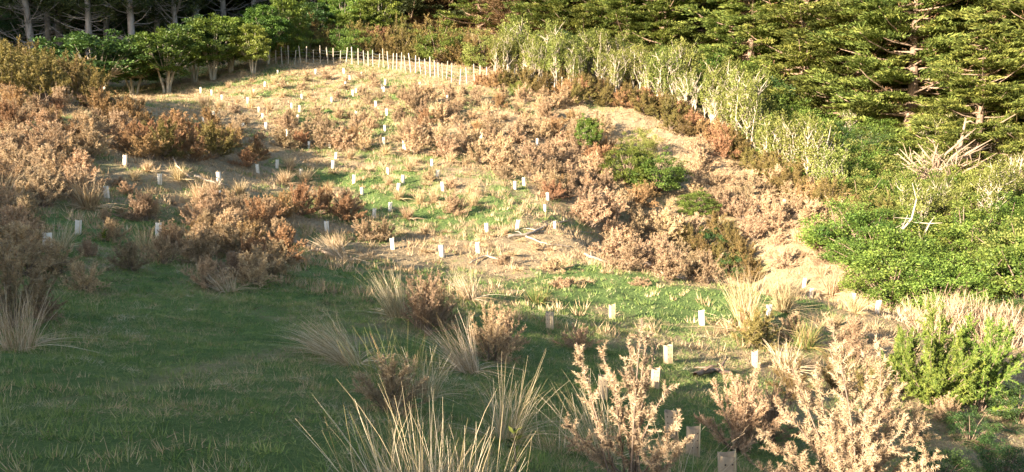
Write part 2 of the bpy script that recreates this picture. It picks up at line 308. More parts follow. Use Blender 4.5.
grass('lawn_thatch', 'pale dead grass strewn through the shaded lawn', 260000, (-10, 9), (3, 20), lambda x, y: (fbm(x * 0.8, y * 0.8, 91, 4) + 0.35 * fbm(x * 4, y * 4, 93, 3) > 0.63 + 0.15 * rng.random(len(x))), (0.06, 0.17), (0.006, 0.011), M['straw'], 2.6, 0.2)
def tufts(name, label, n, yr, keep, m, hgt, per=16, xr=(-45, 34), wd=0.026, rad=0.13):
    cx = rng.uniform(*xr, n); cy = rng.uniform(*yr, n); k = (np.abs(cx) < 0.72 * cy + 2.5) & keep(cx, cy); cx, cy = cx[k], cy[k]; n = len(cx)
    an = rng.uniform(0, 6.283, (n, per)); sc = rng.uniform(0.5, 1.3, (n, 1)); rr = rad * rng.random((n, per)) ** 0.5 * sc
    x = (cx[:, None] + rr * np.cos(an)).ravel(); y = (cy[:, None] + rr * np.sin(an)).ravel(); q = rng.uniform(0.15, 0.9, (n, per))
    d = np.stack([np.cos(an) * q, np.sin(an) * q, np.ones((n, per))], -1).reshape(-1, 3)
    b = MB(); b.blades(np.stack([x, y, H(x, y) - 0.02], -1), d, (rng.uniform(*hgt, (n, per)) * sc).ravel(), np.full(n * per, wd) * rng.uniform(.6, 1.2, n * per), rng, np.clip((rng.random((n, 1)) * .55 + rng.random((n, per)) * .45), 0, 1).ravel())
    tag(node(name, b.mesh(name, m)), label, 'grass', None, 'stuff')
tufts('straw_tufts', 'small straw grass tufts scattered over the sunlit slope', 22000, (17, 72), lambda x, y: (fbm(x * 0.7, y * 0.7, 111, 3) > 0.40 + 0.2 * rng.random(len(x))) & (gauss(x, y, 4.0, 22.5, 5.5, 3.2) < 0.35 * rng.random(len(x)) + 0.15), M['straw'], (0.14, 0.34))
tufts('brown_tufts', 'small brown dead tufts scattered over the sunlit slope', 9000, (19, 72), lambda x, y: (fbm(x * 0.6, y * 0.6, 121, 3) > 0.48 + 0.2 * rng.random(len(x))), M['gorse'], (0.12, 0.30), 20)
tufts('green_tufts', 'small green grass tufts scattered over the slope', 9000, (17, 72), lambda x, y: green(x, y) > 0.4, M['turf'], (0.10, 0.22))
tufts('lawn_tufts', 'uneven green tufts standing in the shaded lawn', 17000, (3, 19), lambda x, y: fbm(x * 1.3, y * 1.3, 131, 3) > 0.36 + 0.2 * rng.random(len(x)), M['turf'], (0.05, 0.13), 12, (-10, 9), 0.009, 0.07)
tufts('lawn_straw', 'pale dry tufts and cut stalks in the shaded lawn', 9000, (3, 19), lambda x, y: fbm(x * 0.9, y * 0.9, 141, 4) > 0.44 + 0.16 * rng.random(len(x)), M['straw'], (0.05, 0.14), 12, (-10, 9), 0.007, 0.10)
# ------------------------------------------------------------------ plant builders
def dome_dirs(n, rng, lo=25, hi=88):
    az = rng.uniform(0, 2 * math.pi, n); el = np.radians(rng.uniform(lo, hi, n) ** 1.0)
    return np.stack([np.cos(az) * np.cos(el), np.sin(az) * np.cos(el), np.sin(el)], -1)
def gorse(seed, h=1.3, r=0.9, stems=30, shoots=15, spines=28, sl=0.09, sw=0.021, ends=None, tube_r=0.012, base=0.3, mat_='gorse', plume=0.30):
    """a gorse bush: bent stems from one stool, plumed shoots along them, every shoot set with spines"""
    rng = np.random.default_rng(seed); st = MB(); fo = MB()
    if ends is None:
        d = dome_dirs(stems, rng, 6, 88); e = d * np.array([r * 1.15, r * 1.15, h]) * rng.uniform(0.72, 1.08, (stems, 1))
    else: e = np.array(ends, float)
    R = []; D = []; Ln = []
    for q in e:
        p0 = rng.normal(size=3) * [0.10 * r, 0.10 * r, 0]; mid = p0 + (q - p0) * 0.5 + np.array([-q[0], -q[1], 0]) * 0.10 + rng.normal(size=3) * 0.05 * h
        t = np.linspace(0, 1, 6)[:, None]; c = (1 - t) ** 2 * p0 + 2 * t * (1 - t) * mid + t * t * q
        st.tube(c, np.linspace(tube_r, tube_r * 0.3, 6), 4)
        k = shoots; tk = rng.uniform(base, 1.0, k)[:, None]; cp = (1 - tk) ** 2 * p0 + 2 * tk * (1 - tk) * mid + tk * tk * q
        ax = unit(q - mid); dd = unit(ax * 0.75 + rng.normal(size=(k, 3)) * 0.55 + [0, 0, 0.35])
        R.append(cp); D.append(dd); Ln.append(rng.uniform(0.55, 1.15, k) * plume * (1.15 - 0.55 * tk[:, 0]))
        R.append(c[-2:-1]); D.append(ax[None]); Ln.append(np.array([plume * 0.9]))
    R = np.concatenate(R); D = np.concatenate(D); Ln = np.concatenate(Ln); n = len(R)
    st.blades(R, D, Ln * 1.02, np.full(n, tube_r * 0.8), rng)
    t = rng.random((n, spines)); tip = R[:, None] + D[:, None] * (Ln[:, None] * t)[..., None]
    dir_ = unit(D[:, None] * 0.8 + rng.normal(size=(n, spines, 3)) * 0.8)
    v = np.clip(rng.random((n, 1)) * 0.5 + rng.random((n, spines)) * 0.5, 0, 1)
    fo.blades(tip.reshape(-1, 3), dir_.reshape(-1, 3), (sl * rng.uniform(0.5, 1.2, (n, spines)) * (1.1 - 0.5 * t)).ravel(), np.full(n * spines, sw) * rng.uniform(0.6, 1.2, n * spines), rng, v.ravel())
    return [('stems', st.mesh('gorse_stems', M['twig'])), ('spines', fo.mesh('gorse_spines', M[mat_]))]
def recolour(parts, i, m):
    p = list(parts); p[i] = (p[i][0], p[i][1], M[m]); return p
def tussock(seed, h=0.9, n=150, wd=0.012, spread=0.5, droop=0.35, r0=0.14, m='straw', lean=(0, 0), seg=4, bent=0.0, tipv=None):
    rng = np.random.default_rng(seed); b = MB(); an = rng.uniform(0, 6.283, n); rr = r0 * np.sqrt(rng.random(n))
    root = np.stack([rr * np.cos(an), rr * np.sin(an), np.zeros(n)], -1); s_ = spread * rng.random(n) ** 0.7
    d = np.stack([np.cos(an) * s_ + lean[0] + rng.normal(size=n) * 0.10, np.sin(an) * s_ + lean[1] + rng.normal(size=n) * 0.10, np.ones(n)], -1)
    b.strips(root, d, h * rng.uniform(0.45, 1.1, n), np.full(n, wd) * rng.uniform(0.6, 1.2, n), droop * rng.random(n), rng, seg)
    if bent:                                   # thatch of fallen blades round the foot
        k = int(n * bent); an = rng.uniform(0, 6.283, k)
        d = np.stack([np.cos(an), np.sin(an), rng.uniform(0.1, 0.7, k)], -1)
        b.strips(np.stack([r0 * np.cos(an), r0 * np.sin(an), np.full(k, 0.05)], -1), d, h * rng.uniform(0.3, 0.7, k), np.full(k, wd) * rng.uniform(.5, 1, k), rng.uniform(0.1, 0.8, k), rng, seg)
    return [('blades', b.mesh('grass_blades', M[m]))]
def clumps_on(seed, n, rx, ry, rz, z0, jit=0.18, lo=-0.35):
    rng = np.random.default_rng(seed); d = unit(rng.normal(size=(n * 3, 3))); d = d[d[:, 2] > lo][:n]
    k = rng.uniform(0.55, 1.0, (len(d), 1)) ** 0.6
    return d * k * [rx, ry, rz] + [0, 0, z0] + rng.normal(size=(len(d), 3)) * jit, d
def leafball(b, c, nrm, per, cr, ll, lw, rng, updown=0.6):
    """clumps of leaves: every clump its own tone and own tilt"""
    n = len(c); off = unit(rng.normal(size=(n, per, 3))) * (cr * rng.random((n, per, 1)) ** 0.45) * [1, 1, updown]
    p = c[:, None] + off; d = unit(off / cr + nrm[:, None] * 0.6 + rng.normal(size=(n, per, 3)) * 0.5)
    nn = unit(nrm[:, None] + [0, 0, 0.7] + rng.normal(size=(n, per, 3)) * 0.5)
    v = np.clip(rng.random((n, 1)) * 0.45 + rng.random((n, per)) * 0.55, 0, 1)
    m_ = n * per
    b.leaves(p.reshape(-1, 3), d.reshape(-1, 3), nn.reshape(-1, 3), ll * rng.uniform(0.6, 1.2, m_), lw * rng.uniform(0.6, 1.2, m_), rng, v.ravel())
def shrub(seed, h=2.0, r=1.5, nc=80, per=85, cr=0.33, ll=0.10, lw=0.05, m='bright', stem='brownbark'):
    rng = np.random.default_rng(seed); c, d = clumps_on(seed, nc, r, r, h * 0.55, h * 0.45, 0.12 * r, -0.75); c[:, 2] = np.maximum(c[:, 2], 0.12 * h)
    b = MB(); leafball(b, c, d, per, cr, ll, lw, rng); st = MB()
    for k in range(0, nc, 4):
        q = c[k]; st.tube([np.array([q[0] * 0.08, q[1] * 0.08, -0.05]), q * [0.45, 0.45, 0.55], q], [0.04, 0.025, 0.01], 4)
    return [('stems', st.mesh('shrub_stems', M[stem])), ('foliage', b.mesh('shrub_foliage', M[m]))]
def roundtree(seed, h=5.0, r=2.2, nc=175, per=70, m='leaf', trunks=4, bark='greystem', crown0=0.24):
    """small many-stemmed broadleaf: bare forking stems under a clumped, uneven crown"""
    rng = np.random.default_rng(seed); zc = h * (1 + crown0) / 2; rz = h * (1 - crown0) / 2
    c, d = clumps_on(seed, nc, r, r, rz, zc, 0.22, -0.8); lob = 1 + 0.22 * np.sin(np.arctan2(c[:, 1], c[:, 0]) * 3 + seed); c[:, :2] *= lob[:, None]
    b = MB(); leafball(b, c, d, per, 0.42, 0.20, 0.10, rng, 0.55); tr = MB(); st = MB()
    for k in range(trunks):
        an = k * 6.283 / trunks + rng.uniform(-.5, .5); e = np.array([math.cos(an) * r * 0.45, math.sin(an) * r * 0.45, zc]); p0 = np.array([math.cos(an) * .12, math.sin(an) * .12, -0.1])
        tr.tube([p0, p0 * 1.8 + [0, 0, h * 0.16], e * 0.55 + [0, 0, h * 0.05], e], np.array([0.11, 0.085, 0.06, 0.03]), 6)
    for k in range(0, nc, 3):
        q = c[k]; an = math.atan2(q[1], q[0]); s0 = np.array([math.cos(an) * r * 0.25, math.sin(an) * r * 0.25, h * 0.36]); st.tube([s0, (s0 + q) / 2 + [0, 0, -0.1], q], [0.035, 0.025, 0.01], 4)
    return [('trunk', tr.mesh('tree_trunk', M[bark], True)), ('branches', st.mesh('tree_branches', M[bark])), ('crown', b.mesh('tree_crown', M[m]))]
def paletree(seed, h=4.2, r=1.1, stems=8, m='sage', leafy=1.0):
    """wind-shorn tree with a thicket of upright pale stems showing below and through a thin crown"""
    rng = np.random.default_rng(seed); tr = MB(); br = MB(); tips = []
    for k in range(stems):
        an = rng.uniform(0, 6.283); p0 = np.array([math.cos(an) * 0.25, math.sin(an) * 0.25, -0.1]); e = np.array([math.cos(an) * r * rng.uniform(.3, 1), math.sin(an) * r * rng.uniform(.3, 1), h * rng.uniform(0.6, 0.95)])
        mid = p0 * 1.8 + [0, 0, e[2] * 0.45] + rng.normal(size=3) * 0.15
        tr.tube([p0, mid, e * [0.85, 0.85, 0.75] + rng.normal(size=3) * .1, e], [0.05, 0.04, 0.03, 0.014], 5)
        for j in range(13):
            t = rng.uniform(0.3, 1); s0 = mid + (e - mid) * (t - 0.3) / 0.7; q = s0 + np.array([rng.normal() * 0.32, rng.normal() * 0.32, rng.uniform(0.35, 0.95)])
            br.tube([s0, (s0 + q) / 2 + rng.normal(size=3) * 0.06, q], [0.027, 0.021, 0.008], 4); tips.append(q)
    br_ = np.array(tips); n = len(br_)
    fo = MB(); keep = br_[br_[:, 2] > h * 0.3]; keep = keep[rng.random(len(keep)) < 0.75 * leafy]
    top, d = clumps_on(seed + 7, int(20 * leafy), r * 1.05, r * 1.05, h * 0.38, h * 0.62, 0.15, -0.2)
    c = np.concatenate([keep, top]); leafball(fo, c, unit(c - [0, 0, h * 0.6]), 36, 0.28, 0.15, 0.07, rng, 1.3)
    return [('trunk', tr.mesh('pale_trunk', M['greystem'], True)), ('branches', br.mesh('pale_branches', M['greystem'])), ('crown', fo.mesh('thin_crown', M[m]))]
def conifer(seed, h=14.0, r=5.0, nb=84, per=900, m='conifer', brown=0.12, z0=0.08, slope=0.12, flat=0.20, bark='brownbark'):
    """spreading cypress: tiers of heavy limbs, each carrying flat upswept sprays, dead brown twigs inside"""
    rng = np.random.default_rng(seed); tr = MB(); br = MB(); fo = MB(); dead = MB()
    tr.tube([[0, 0, -0.4], [0.1, 0.1, h * 0.3], [-0.1, 0.15, h * 0.6], [0, 0, h * 0.96]], [0.5, 0.38, 0.22, 0.04], 8)
    for k in range(nb):
        f = (k + rng.random()) / nb; z = h * (z0 + (0.97 - z0) * f); an = k * 2.399 + rng.normal() * 0.3
        L = r * (1.0 - 0.72 * f ** 2.4) * rng.uniform(0.5, 1.2); d = np.array([math.cos(an), math.sin(an), slope + rng.normal() * 0.16 + 0.25 * f]); d2 = np.array([math.cos(an), math.sin(an), 0.0])
        p0 = np.array([0, 0, z]); c = np.array([p0, p0 + d * L * 0.4 - [0, 0, 0.06 * L], p0 + d * L * 0.75 - [0, 0, 0.04 * L], p0 + d * L + [0, 0, 0.04 * L]])
        br.tube(c, np.array([0.10, 0.075, 0.045, 0.015]) * (1.2 - 0.7 * f), 4)
        npl = max(3, int(L * 2.2)); tp = 0.34 + 0.66 * rng.random(npl) ** 0.75; side = np.array([-d2[1], d2[0], 0])
        pc = p0 + d * L * tp[:, None] + side * (rng.normal(size=npl) * 0.16 * L)[:, None] + [0, 0, 0.02 * L]; pc[:, 2] += rng.normal(size=npl) * 0.22
        pr = rng.uniform(0.4, 0.95, npl) * (0.62 + 0.12 * L)
        k2 = max(10, per // npl); out = unit(rng.normal(size=(npl, k2, 3))) * (pr[:, None, None] * rng.random((npl, k2, 1)) ** 0.5) * [1, 1, flat]
        pos = pc[:, None] + out + d2 * 0.1; dr = unit(out * [1, 1, 0.3] * 0.8 + d2 * 0.6 + [0, 0, 0.25] + rng.normal(size=out.shape) * 0.22)
        nn = unit(np.array([0, 0, 0.8]) + rng.normal(size=out.shape) * 0.5 + d2 * 0.55); m_ = npl * k2
        v = np.clip(rng.random((npl, 1)) * 0.5 + rng.random((npl, k2)) * 0.5, 0, 1)
        fo.leaves(pos.reshape(-1, 3), dr.reshape(-1, 3), nn.reshape(-1, 3), rng.uniform(0.25, 0.55, m_), rng.uniform(0.07, 0.13, m_), rng, v.ravel())
        nd = int(24 * brown * 8); tq = rng.uniform(0.1, 0.75, nd)
        dead.blades(p0 + d * L * tq[:, None] + rng.normal(size=(nd, 3)) * [0.25, 0.25, 0.15], unit(d2 * 0.5 + rng.normal(size=(nd, 3)) * 0.7 + [0, 0, -0.2]), rng.uniform(0.25, 0.7, nd), rng.uniform(0.03, 0.07, nd), rng)
    return [('trunk', tr.mesh('conifer_trunk', M[bark], True)), ('limbs', br.mesh('conifer_limbs', M['limbbark'])), ('dead_twigs', dead.mesh('conifer_dead_twigs', M['conbrown'])), ('crown', fo.mesh('conifer_crown', M[m]))]
def pine(seed, h=17.0, r=3.6, lean=0.0):
    """forest-grown pine: straight grey bole, long dead bare limbs low down, dark crown above"""
    rng = np.random.default_rng(seed); tr = MB(); br = MB(); fo = MB()
    ax = lambda z: np.array([lean * z, 0.02 * z, z])
    tr.tube([ax(-0.4), ax(h * .3) + [.05, 0, 0], ax(h * .6), ax(h)], [0.34, 0.26, 0.18, 0.03], 8)
    for k in range(46):
        z = rng.uniform(1.0, h * 0.5); an = rng.uniform(0, 6.283); L = rng.uniform(1.2, 3.6); d = np.array([math.cos(an), math.sin(an), rng.uniform(-0.1, 0.7)]); p = ax(z)
        e = p + d * L; br.tube([p, p + d * L * 0.5 + [0, 0, -0.1], e + [0, 0, 0.12 * L]], [0.05, 0.033, 0.01], 4)
        for j in range(4):
            s0 = p + d * L * rng.uniform(0.35, 0.95); br.tube([s0, s0 + rng.normal(size=3) * 0.22 + d * 0.4], [0.018, 0.006], 3)
    c, d = clumps_on(seed, 170, r, r, h * 0.38, h * 0.64, 0.4, -0.95); c[:, :2] *= (1.15 - 0.55 * np.clip((c[:, 2:3] - h * .5) / (h * .5), 0, 1)); c[:, 0] += lean * c[:, 2]
    n, per = len(c), 60; off = rng.normal(size=(n, per, 3)) * [0.42, 0.42, 0.26]
    fo.blades((c[:, None] + off * 0.6).reshape(-1, 3), unit(off + [0, 0, 0.2] + d[:, None] * 0.3).reshape(-1, 3), rng.uniform(0.3, 0.6, n * per), rng.uniform(0.05, 0.12, n * per), rng)
    for k in range(0, n, 3): br.tube([ax(c[k, 2] - 0.5), c[k]], [0.06, 0.015], 4)
    return [('trunk', tr.mesh('pine_trunk', M['pinebark'], True)), ('branches', br.mesh('pine_branches', M['pinebark'])), ('crown', fo.mesh('pine_crown', M['needle']))]

R_ = random.Random(11)
def spin(): return R_.uniform(0, 6.283)
def inside(poly, x, y):
    c = False; j = len(poly) - 1
    for i in range(len(poly)):
        xi, yi = poly[i]; xj, yj = poly[j]
        if (yi > y) != (yj > y) and x < (xj - xi) * (y - yi) / (yj - yi) + xi: c = not c
        j = i
    return c
TAKEN = []
def fill(poly, spacing, fn, tries=700, cap=999, own=None):
    xs = [p[0] for p in poly]; ys = [p[1] for p in poly]; got = []
    for _ in range(tries):
        px, py = R_.uniform(min(xs), max(xs)), R_.uniform(min(ys), max(ys))
        if not inside(poly, px, py): continue
        x, y = hit(px, py)
        if any((x - a) ** 2 + (y - b) ** 2 < spacing ** 2 for a, b in got): continue
        if any((x - a) ** 2 + (y - b) ** 2 < r * r for a, b, r in TAKEN): continue
        got.append((x, y)); fn(x, y)
        if len(got) >= cap: break

# ------------------------------------------------------------------ tree guards (sleeve of folded card on a stake)
def guard_parts(seed, h=0.40, w=0.15, m='card', slots=True):
    rng = np.random.default_rng(seed); b = MB(); k = 16; an = np.arange(k) * 6.283 / k; sq = (np.abs(np.cos(an)) ** 6 + np.abs(np.sin(an)) ** 6) ** (-1 / 6)
    tk = 0.006; sk = rng.normal() * 0.01
    for rad, flip in ((w / 2, False), (w / 2 - tk, True)):
        v = np.zeros((2, k, 3)); v[:, :, 0] = np.cos(an) * sq * rad; v[:, :, 1] = np.sin(an) * sq * rad * 0.8; v[1, :, 2] = h + 0.012 * np.cos(an * 2); v[0, :, 2] = -0.05; v[1, :, 0] += sk
        n0 = b._add(v, np.full(2 * k, .5)); j = np.arange(k); f = np.stack([j, (j + 1) % k, k + (j + 1) % k, k + j], -1) + n0; b.f4.append(f[:, ::-1] if flip else f)
    j = np.arange(k); b.f4.append(np.stack([k + j, k + (j + 1) % k, 3 * k + (j + 1) % k, 3 * k + j], -1))
    st = MB(); st.tube([[w * 0.30, -w * 0.46, -0.15], [w * 0.30, -w * 0.46, h + 0.07]], [0.008, 0.007], 6)
    parts = [('stake', st.mesh('guard_stake', M['stake'])), ('sleeve', b.mesh('guard_sleeve', M[m]))]
    if slots:
        for zz in (0.12, 0.21, 0.30):
            for xx in (-0.035, 0.03):
                ho = MB(); a6 = np.arange(6) * 1.0472; v = np.zeros((6, 3)); v[:, 0] = xx + sk * zz / h + 0.009 * np.cos(a6); v[:, 2] = zz + 0.009 * np.sin(a6); v[:, 1] = -w * 0.4 - 0.003
                n0 = ho._add(v, np.zeros(6)); ho.f3.append(np.array([[0, i, i + 1] for i in range(1, 5)]) + n0)
                parts.append(('vent_hole', ho.mesh('guard_hole', M['hole'])))
    return parts
G1 = [guard_parts(1, slots=False), guard_parts(2, 0.37, 0.15, slots=False), guard_parts(3, 0.42, 0.16, slots=False)]; G2 = [guard_parts(4, 0.38, 0.16, 'kraft'), guard_parts(5, 0.36, 0.165, 'kraft')]
GUARDS = [(212,95),(222,100),(201,94),(204,123),(248,104),(215,130),(259,113),(243,129),(214,119),(254,97),(278,75),(316,76),(344,74),(350,81),(362,78),(302,101),(332,102),(353,97),(356,94),(382,89),(385,86),(384,93),
    (263,119),(300,114),(298,122),(292,109),(376,107),(387,117),(356,117),(288,138),(309,148),(330,150),(385,134),(384,145),(365,150),(265,87),(266,131),(404,151),(345,87),(420,89),(447,100),(470,144),(481,140),(460,137),
    (277,168),(301,178),(336,159),(333,169),(354,183),(388,175),(398,193),(403,185),(362,195),(390,212),(374,218),(327,233),(405,154),(258,174),(432,166),(437,178),(443,192),(515,190),(524,187),(548,202),(545,212),(517,231),(487,233),(555,230),(537,148),
    (125,166),(219,183),(218,202),(160,187),(107,198),(158,238),(196,248),(78,234),(47,253),(393,251),(442,256),(478,254),(768,319),(702,327),(804,288),(811,298),(853,304),(877,314),(759,213),(784,209)]
KRAFT = [(612,319),(550,330),(668,364),(655,388),(603,398),(672,438),(755,367),(693,455),(728,494)]
for k, (px, py) in enumerate(GUARDS):
    x, y = hit(px, py); TAKEN.append((x, y, 0.55)); far = 0.95
    shade = (px, py) in [(160,187),(107,198),(158,238),(196,248),(374,218),(47,253)]
    place('tree_guard', G1[k % 3], x, y, 'white card tree guard', 'tree guard', 'white guards on the planted slope', far * R_.uniform(0.92, 1.1), R_.uniform(-0.6, 0.6), 0.0, (R_.uniform(-.09, .09), R_.uniform(-.1, .1)))
for k, (px, py) in enumerate(KRAFT):
    x, y = hit(px, py); TAKEN.append((x, y, 0.45))
    place('tree_guard', G2[k % 2], x, y, 'brown kraft tree guard', 'tree guard', 'kraft guards in the hollow', R_.uniform(0.95, 1.05), R_.uniform(-0.5, 0.5), 0.0, (R_.uniform(-.05, .05), R_.uniform(-.06, .06)))

# ------------------------------------------------------------------ fence of close posts and wire along the top of the slope
FL = [(276,64),(300,65),(330,65),(360,66),(390,69),(410,73),(430,77),(450,82),(475,84),(500,87),(530,91),(556,96),(580,102)]
fx = [hit(*p) for p in FL]; seglen = [math.dist(fx[i], fx[i + 1]) for i in range(len(fx) - 1)]
def along(s):
    for i, L in enumerate(seglen):
        if s <= L or i == len(seglen) - 1:
            f = s / L; return fx[i][0] + (fx[i + 1][0] - fx[i][0]) * f, fx[i][1] + (fx[i + 1][1] - fx[i][1]) * f
        s -= L
fr = node('post_fence', None, None, (fx[0][0], fx[0][1], gz(*fx[0])))
tag(fr, 'long fence of close-set pale timber posts and wire along the slope top', 'fence')
pm = MB(); pm.tube([[0, 0, -0.3], [0.015, 0, 0.5], [0, 0, 1.22]], [0.044, 0.042, 0.038], 7); pm.tube([[0, 0, 1.215], [0, 0, 1.235]], [0.038, 0.028], 7); pme = pm.mesh('post', M['post'])
s = 0.0; tot = sum(seglen); tops = []
while s < tot:
    x, y = along(s); z = gz(x, y); o = node('post', pme, fr, (x - fr.location.x, y - fr.location.y, z - fr.location.z), (R_.uniform(-.1, .1), R_.uniform(-.1, .1), spin()), (R_.uniform(.8, 1.25), R_.uniform(.8, 1.25), R_.uniform(0.9, 1.3)))
    tops.append((x - fr.location.x, y - fr.location.y, z - fr.location.z)); s += R_.uniform(0.5, 0.72)
for hh in (0.25, 0.55, 0.85, 1.1):
    b = MB(); b.tube([(x, y - 0.056, z + hh) for x, y, z in tops], [0.006] * len(tops), 4); node('wire', b.mesh('wire', M['wire']), fr)

# ------------------------------------------------------------------ prototypes
GO = [gorse(100 + k, R_.uniform(1.1, 1.5), R_.uniform(0.75, 1.05)) for k in range(7)]
GRU = [recolour(g, 1, 'russet') for g in GO[:4]]; GPA = [recolour(g, 1, 'palegorse') for g in GO[3:6]]; GOL = [recolour(g, 1, 'olive') for g in GO[2:6]]
GGR = [recolour(g, 1, 'gorsegreen') for g in GO[:3]]
LOW = [gorse(140 + k, 0.55, 0.7, 26, 10, 22, plume=0.2) for k in range(4)]
MID = [gorse(160 + k, 1.15, 0.8, 32, 20, 32, 0.07, 0.013, plume=0.26) for k in range(3)]       # closer bushes, finer
MPA = [recolour(g, 1, 'palegorse') for g in MID]; MRU = [recolour(g, 1, 'russet') for g in MID]
TU = [tussock(200 + k, R_.uniform(0.8, 1.0), 280, 0.017, 0.42, 0.4, bent=0.3) for k in range(5)]
TUF = [tussock(220 + k, 0.42, 160, 0.017, 1.0, 0.8, 0.2, bent=0.6) for k in range(3)]
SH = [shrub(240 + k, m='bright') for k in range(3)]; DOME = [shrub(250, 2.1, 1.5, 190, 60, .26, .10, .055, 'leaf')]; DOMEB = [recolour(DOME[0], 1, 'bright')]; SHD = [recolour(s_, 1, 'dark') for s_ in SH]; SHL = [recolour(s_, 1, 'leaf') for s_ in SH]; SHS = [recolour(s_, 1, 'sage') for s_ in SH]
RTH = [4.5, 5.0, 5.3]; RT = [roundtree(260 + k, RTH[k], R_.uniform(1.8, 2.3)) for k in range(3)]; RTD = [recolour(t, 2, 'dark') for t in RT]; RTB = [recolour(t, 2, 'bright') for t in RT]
PT = [paletree(280 + k, R_.uniform(3.7, 4.6), R_.uniform(0.9, 1.25), 8 + k % 3) for k in range(4)]; PTX = [paletree(290 + k, 3.6, 0.9, 9, 'sage', 0.35) for k in range(2)]
CF = [conifer(300 + k, R_.uniform(12, 15), R_.uniform(5.2, 6.6)) for k in range(4)]; CFB = [conifer(320, 13, 5.2, 100, 260, 'conifer', 0.5), recolour(conifer(321, 12, 4.8, 100, 260, 'conifer', 0.5), 3, 'conbrown')]
CFD = [recolour(c_, 3, 'needle') for c_ in CF[:2]]  # crowns recoloured dark in place of the wood's shade
PN = [pine(340, 18, 3.8, 0.0), pine(341, 17, 3.4, 0.02), pine(342, 19, 4.0, -0.10)]

GB = ('dead brown gorse bush', 'bush', 'dead gorse bushes on the hillside')
def put_gorse(x, y, lo=0.6, hi=1.1, protos=None, look='dead brown gorse bush', grp='dead gorse bushes on the hillside', name='gorse_bush', sink=0.05):
    sc = R_.uniform(lo, hi); size = 'low ' if sc < lo + (hi - lo) * 0.33 else ('tall ' if sc > lo + (hi - lo) * 0.67 else '')
    pr_ = R_.choice(protos or GO)
    if pr_ in LOW: name = 'gorse_mound'; look = look.replace('bush', 'mound'); size = ''
    elif pr_ in GRU or pr_ in MRU: look = look.replace('dead brown', 'russet dead')
    elif pr_ in GPA or pr_ in MPA: look = look.replace('dead brown', 'pale dead')
    place(name, pr_, x, y, size + look, 'bush', grp, (sc * R_.uniform(.9, 1.15), sc * R_.uniform(.9, 1.15), sc), spin(), sink)
def put_tus(x, y, lo=0.7, hi=1.1, protos=None, look='straw-coloured grass tussock'):
    sc = R_.uniform(lo, hi); place('grass_tussock', R_.choice(protos or TU), x, y, look, 'tussock', 'dry tussocks on the hillside', sc, spin(), 0.03)

# ------------------------------------------------------------------ single bushes the photograph shows (pixel of the foot, metres)
for px, py, sc, pr in [(456,215,.85,GO),(345,212,.72,GO),(384,240,.68,GO),(366,240,.68,GO),(322,150,1.0,GO),(340,152,1.15,GO),(352,146,.9,GRU),(300,148,.8,GRU),(412,145,1.1,GO),(440,150,1.15,GO),(425,128,.9,GRU),
        (530,170,1.15,GO),(552,168,1.2,GO),(570,185,1.1,GO),(500,172,1.1,GO),(480,165,1.0,GO),(610,222,1.2,GO),(590,228,1.1,GO),(640,235,1.25,GO),(665,245,1.2,GO),(640,262,.9,GO),(672,268,.9,GPA),(700,272,.9,GRU),(555,195,.9,GO),
        (450,190,.55,GO),(430,182,.5,GO),(535,250,.5,LOW),(555,270,.8,LOW),(572,285,.5,LOW),(505,265,.7,LOW),(640,285,.5,LOW),
        (300,215,1.1,MRU),(322,215,1.0,MRU),(280,222,1.0,MRU),(345,222,.9,MRU),(262,232,1.1,MRU),(145,222,.85,MID),(152,220,.7,MID),(105,224,.42,MID),(205,232,.9,MID),(228,240,.8,MID),(128,196,.5,MID),(185,215,.35,MID),(170,205,.4,LOW),(120,185,.5,LOW),(300,262,.4,LOW)]:
    x, y = hit(px, py); put_gorse(x, y, sc * .97, sc * 1.03, pr, 'dead brown gorse bush' if pr in (GO, GPA, LOW) else 'russet dead gorse bush'); TAKEN.append((x, y, 0.7 * sc))
for px, py, sc in [(285,185,.95),(305,185,.9),(290,172,.8),(420,205,.75),(425,235,.6),(470,195,.7),(478,198,.55),(415,165,.75),(358,122,.7),(350,118,.8),(243,75,.6),(372,78,.7),(200,200,1.0),(212,196,.9),(335,255,1.1),(505,235,.5),(240,195,.8),(100,155,.8),(135,180,.6),(180,182,.9),(148,172,.6),(120,215,.5),(175,240,.5),(190,225,.4)]:
    x, y = hit(px, py); put_tus(x, y, sc * .95, sc * 1.05); TAKEN.append((x, y, 0.5))

# two green bushes in the gully and the small tree beside them
for px, py, pr, sc, lk in [(628,182,DOMEB,(.95,.95,1.0),'bright green rounded bush'),(655,192,DOME,(1.15,1.1,1.0),'broad mid-green rounded bush'),(640,160,SHS,(.7,.7,.95),'thin pale green bush'),(697,215,DOME,(.75,.7,.6),'low dark green dome bush')]:
    x, y = hit(px, py); place('green_bush', pr[0], x, y, lk, 'bush', 'green bushes in the gully', sc, spin(), 0.1); TAKEN.append((x, y, 1.4))
x, y = hit(588, 158); place('small_tree', RTB[1], x, y, 'small bright green tree on a thin pale stem', 'tree', 'young trees', (.34, .34, .5), 0.3)
x, y = hit(519, 97); place('green_bush', SHS[1], x, y, 'small yellow-green round bush below the fence end', 'bush', 'green bushes in the gully', .5, 0.4)
for px, py, pr in [(735,262,GOL),(748,285,GOL),(715,240,GOL),(728,250,GOL),(742,272,GOL),(700,262,GOL),(718,276,GOL),(688,252,GOL),(708,250,SHD),(730,275,SHD)]:  # olive gully bushes, several added dark in place of the gully's shadow
    x, y = hit(px, py); place('gully_bush', pr[1], x, y, 'dark olive bush', 'bush', 'dark bushes in the gully', .55 if pr is SHD else 1.15, spin(), .1, zone='in the shaded gully'); TAKEN.append((x, y, .8))

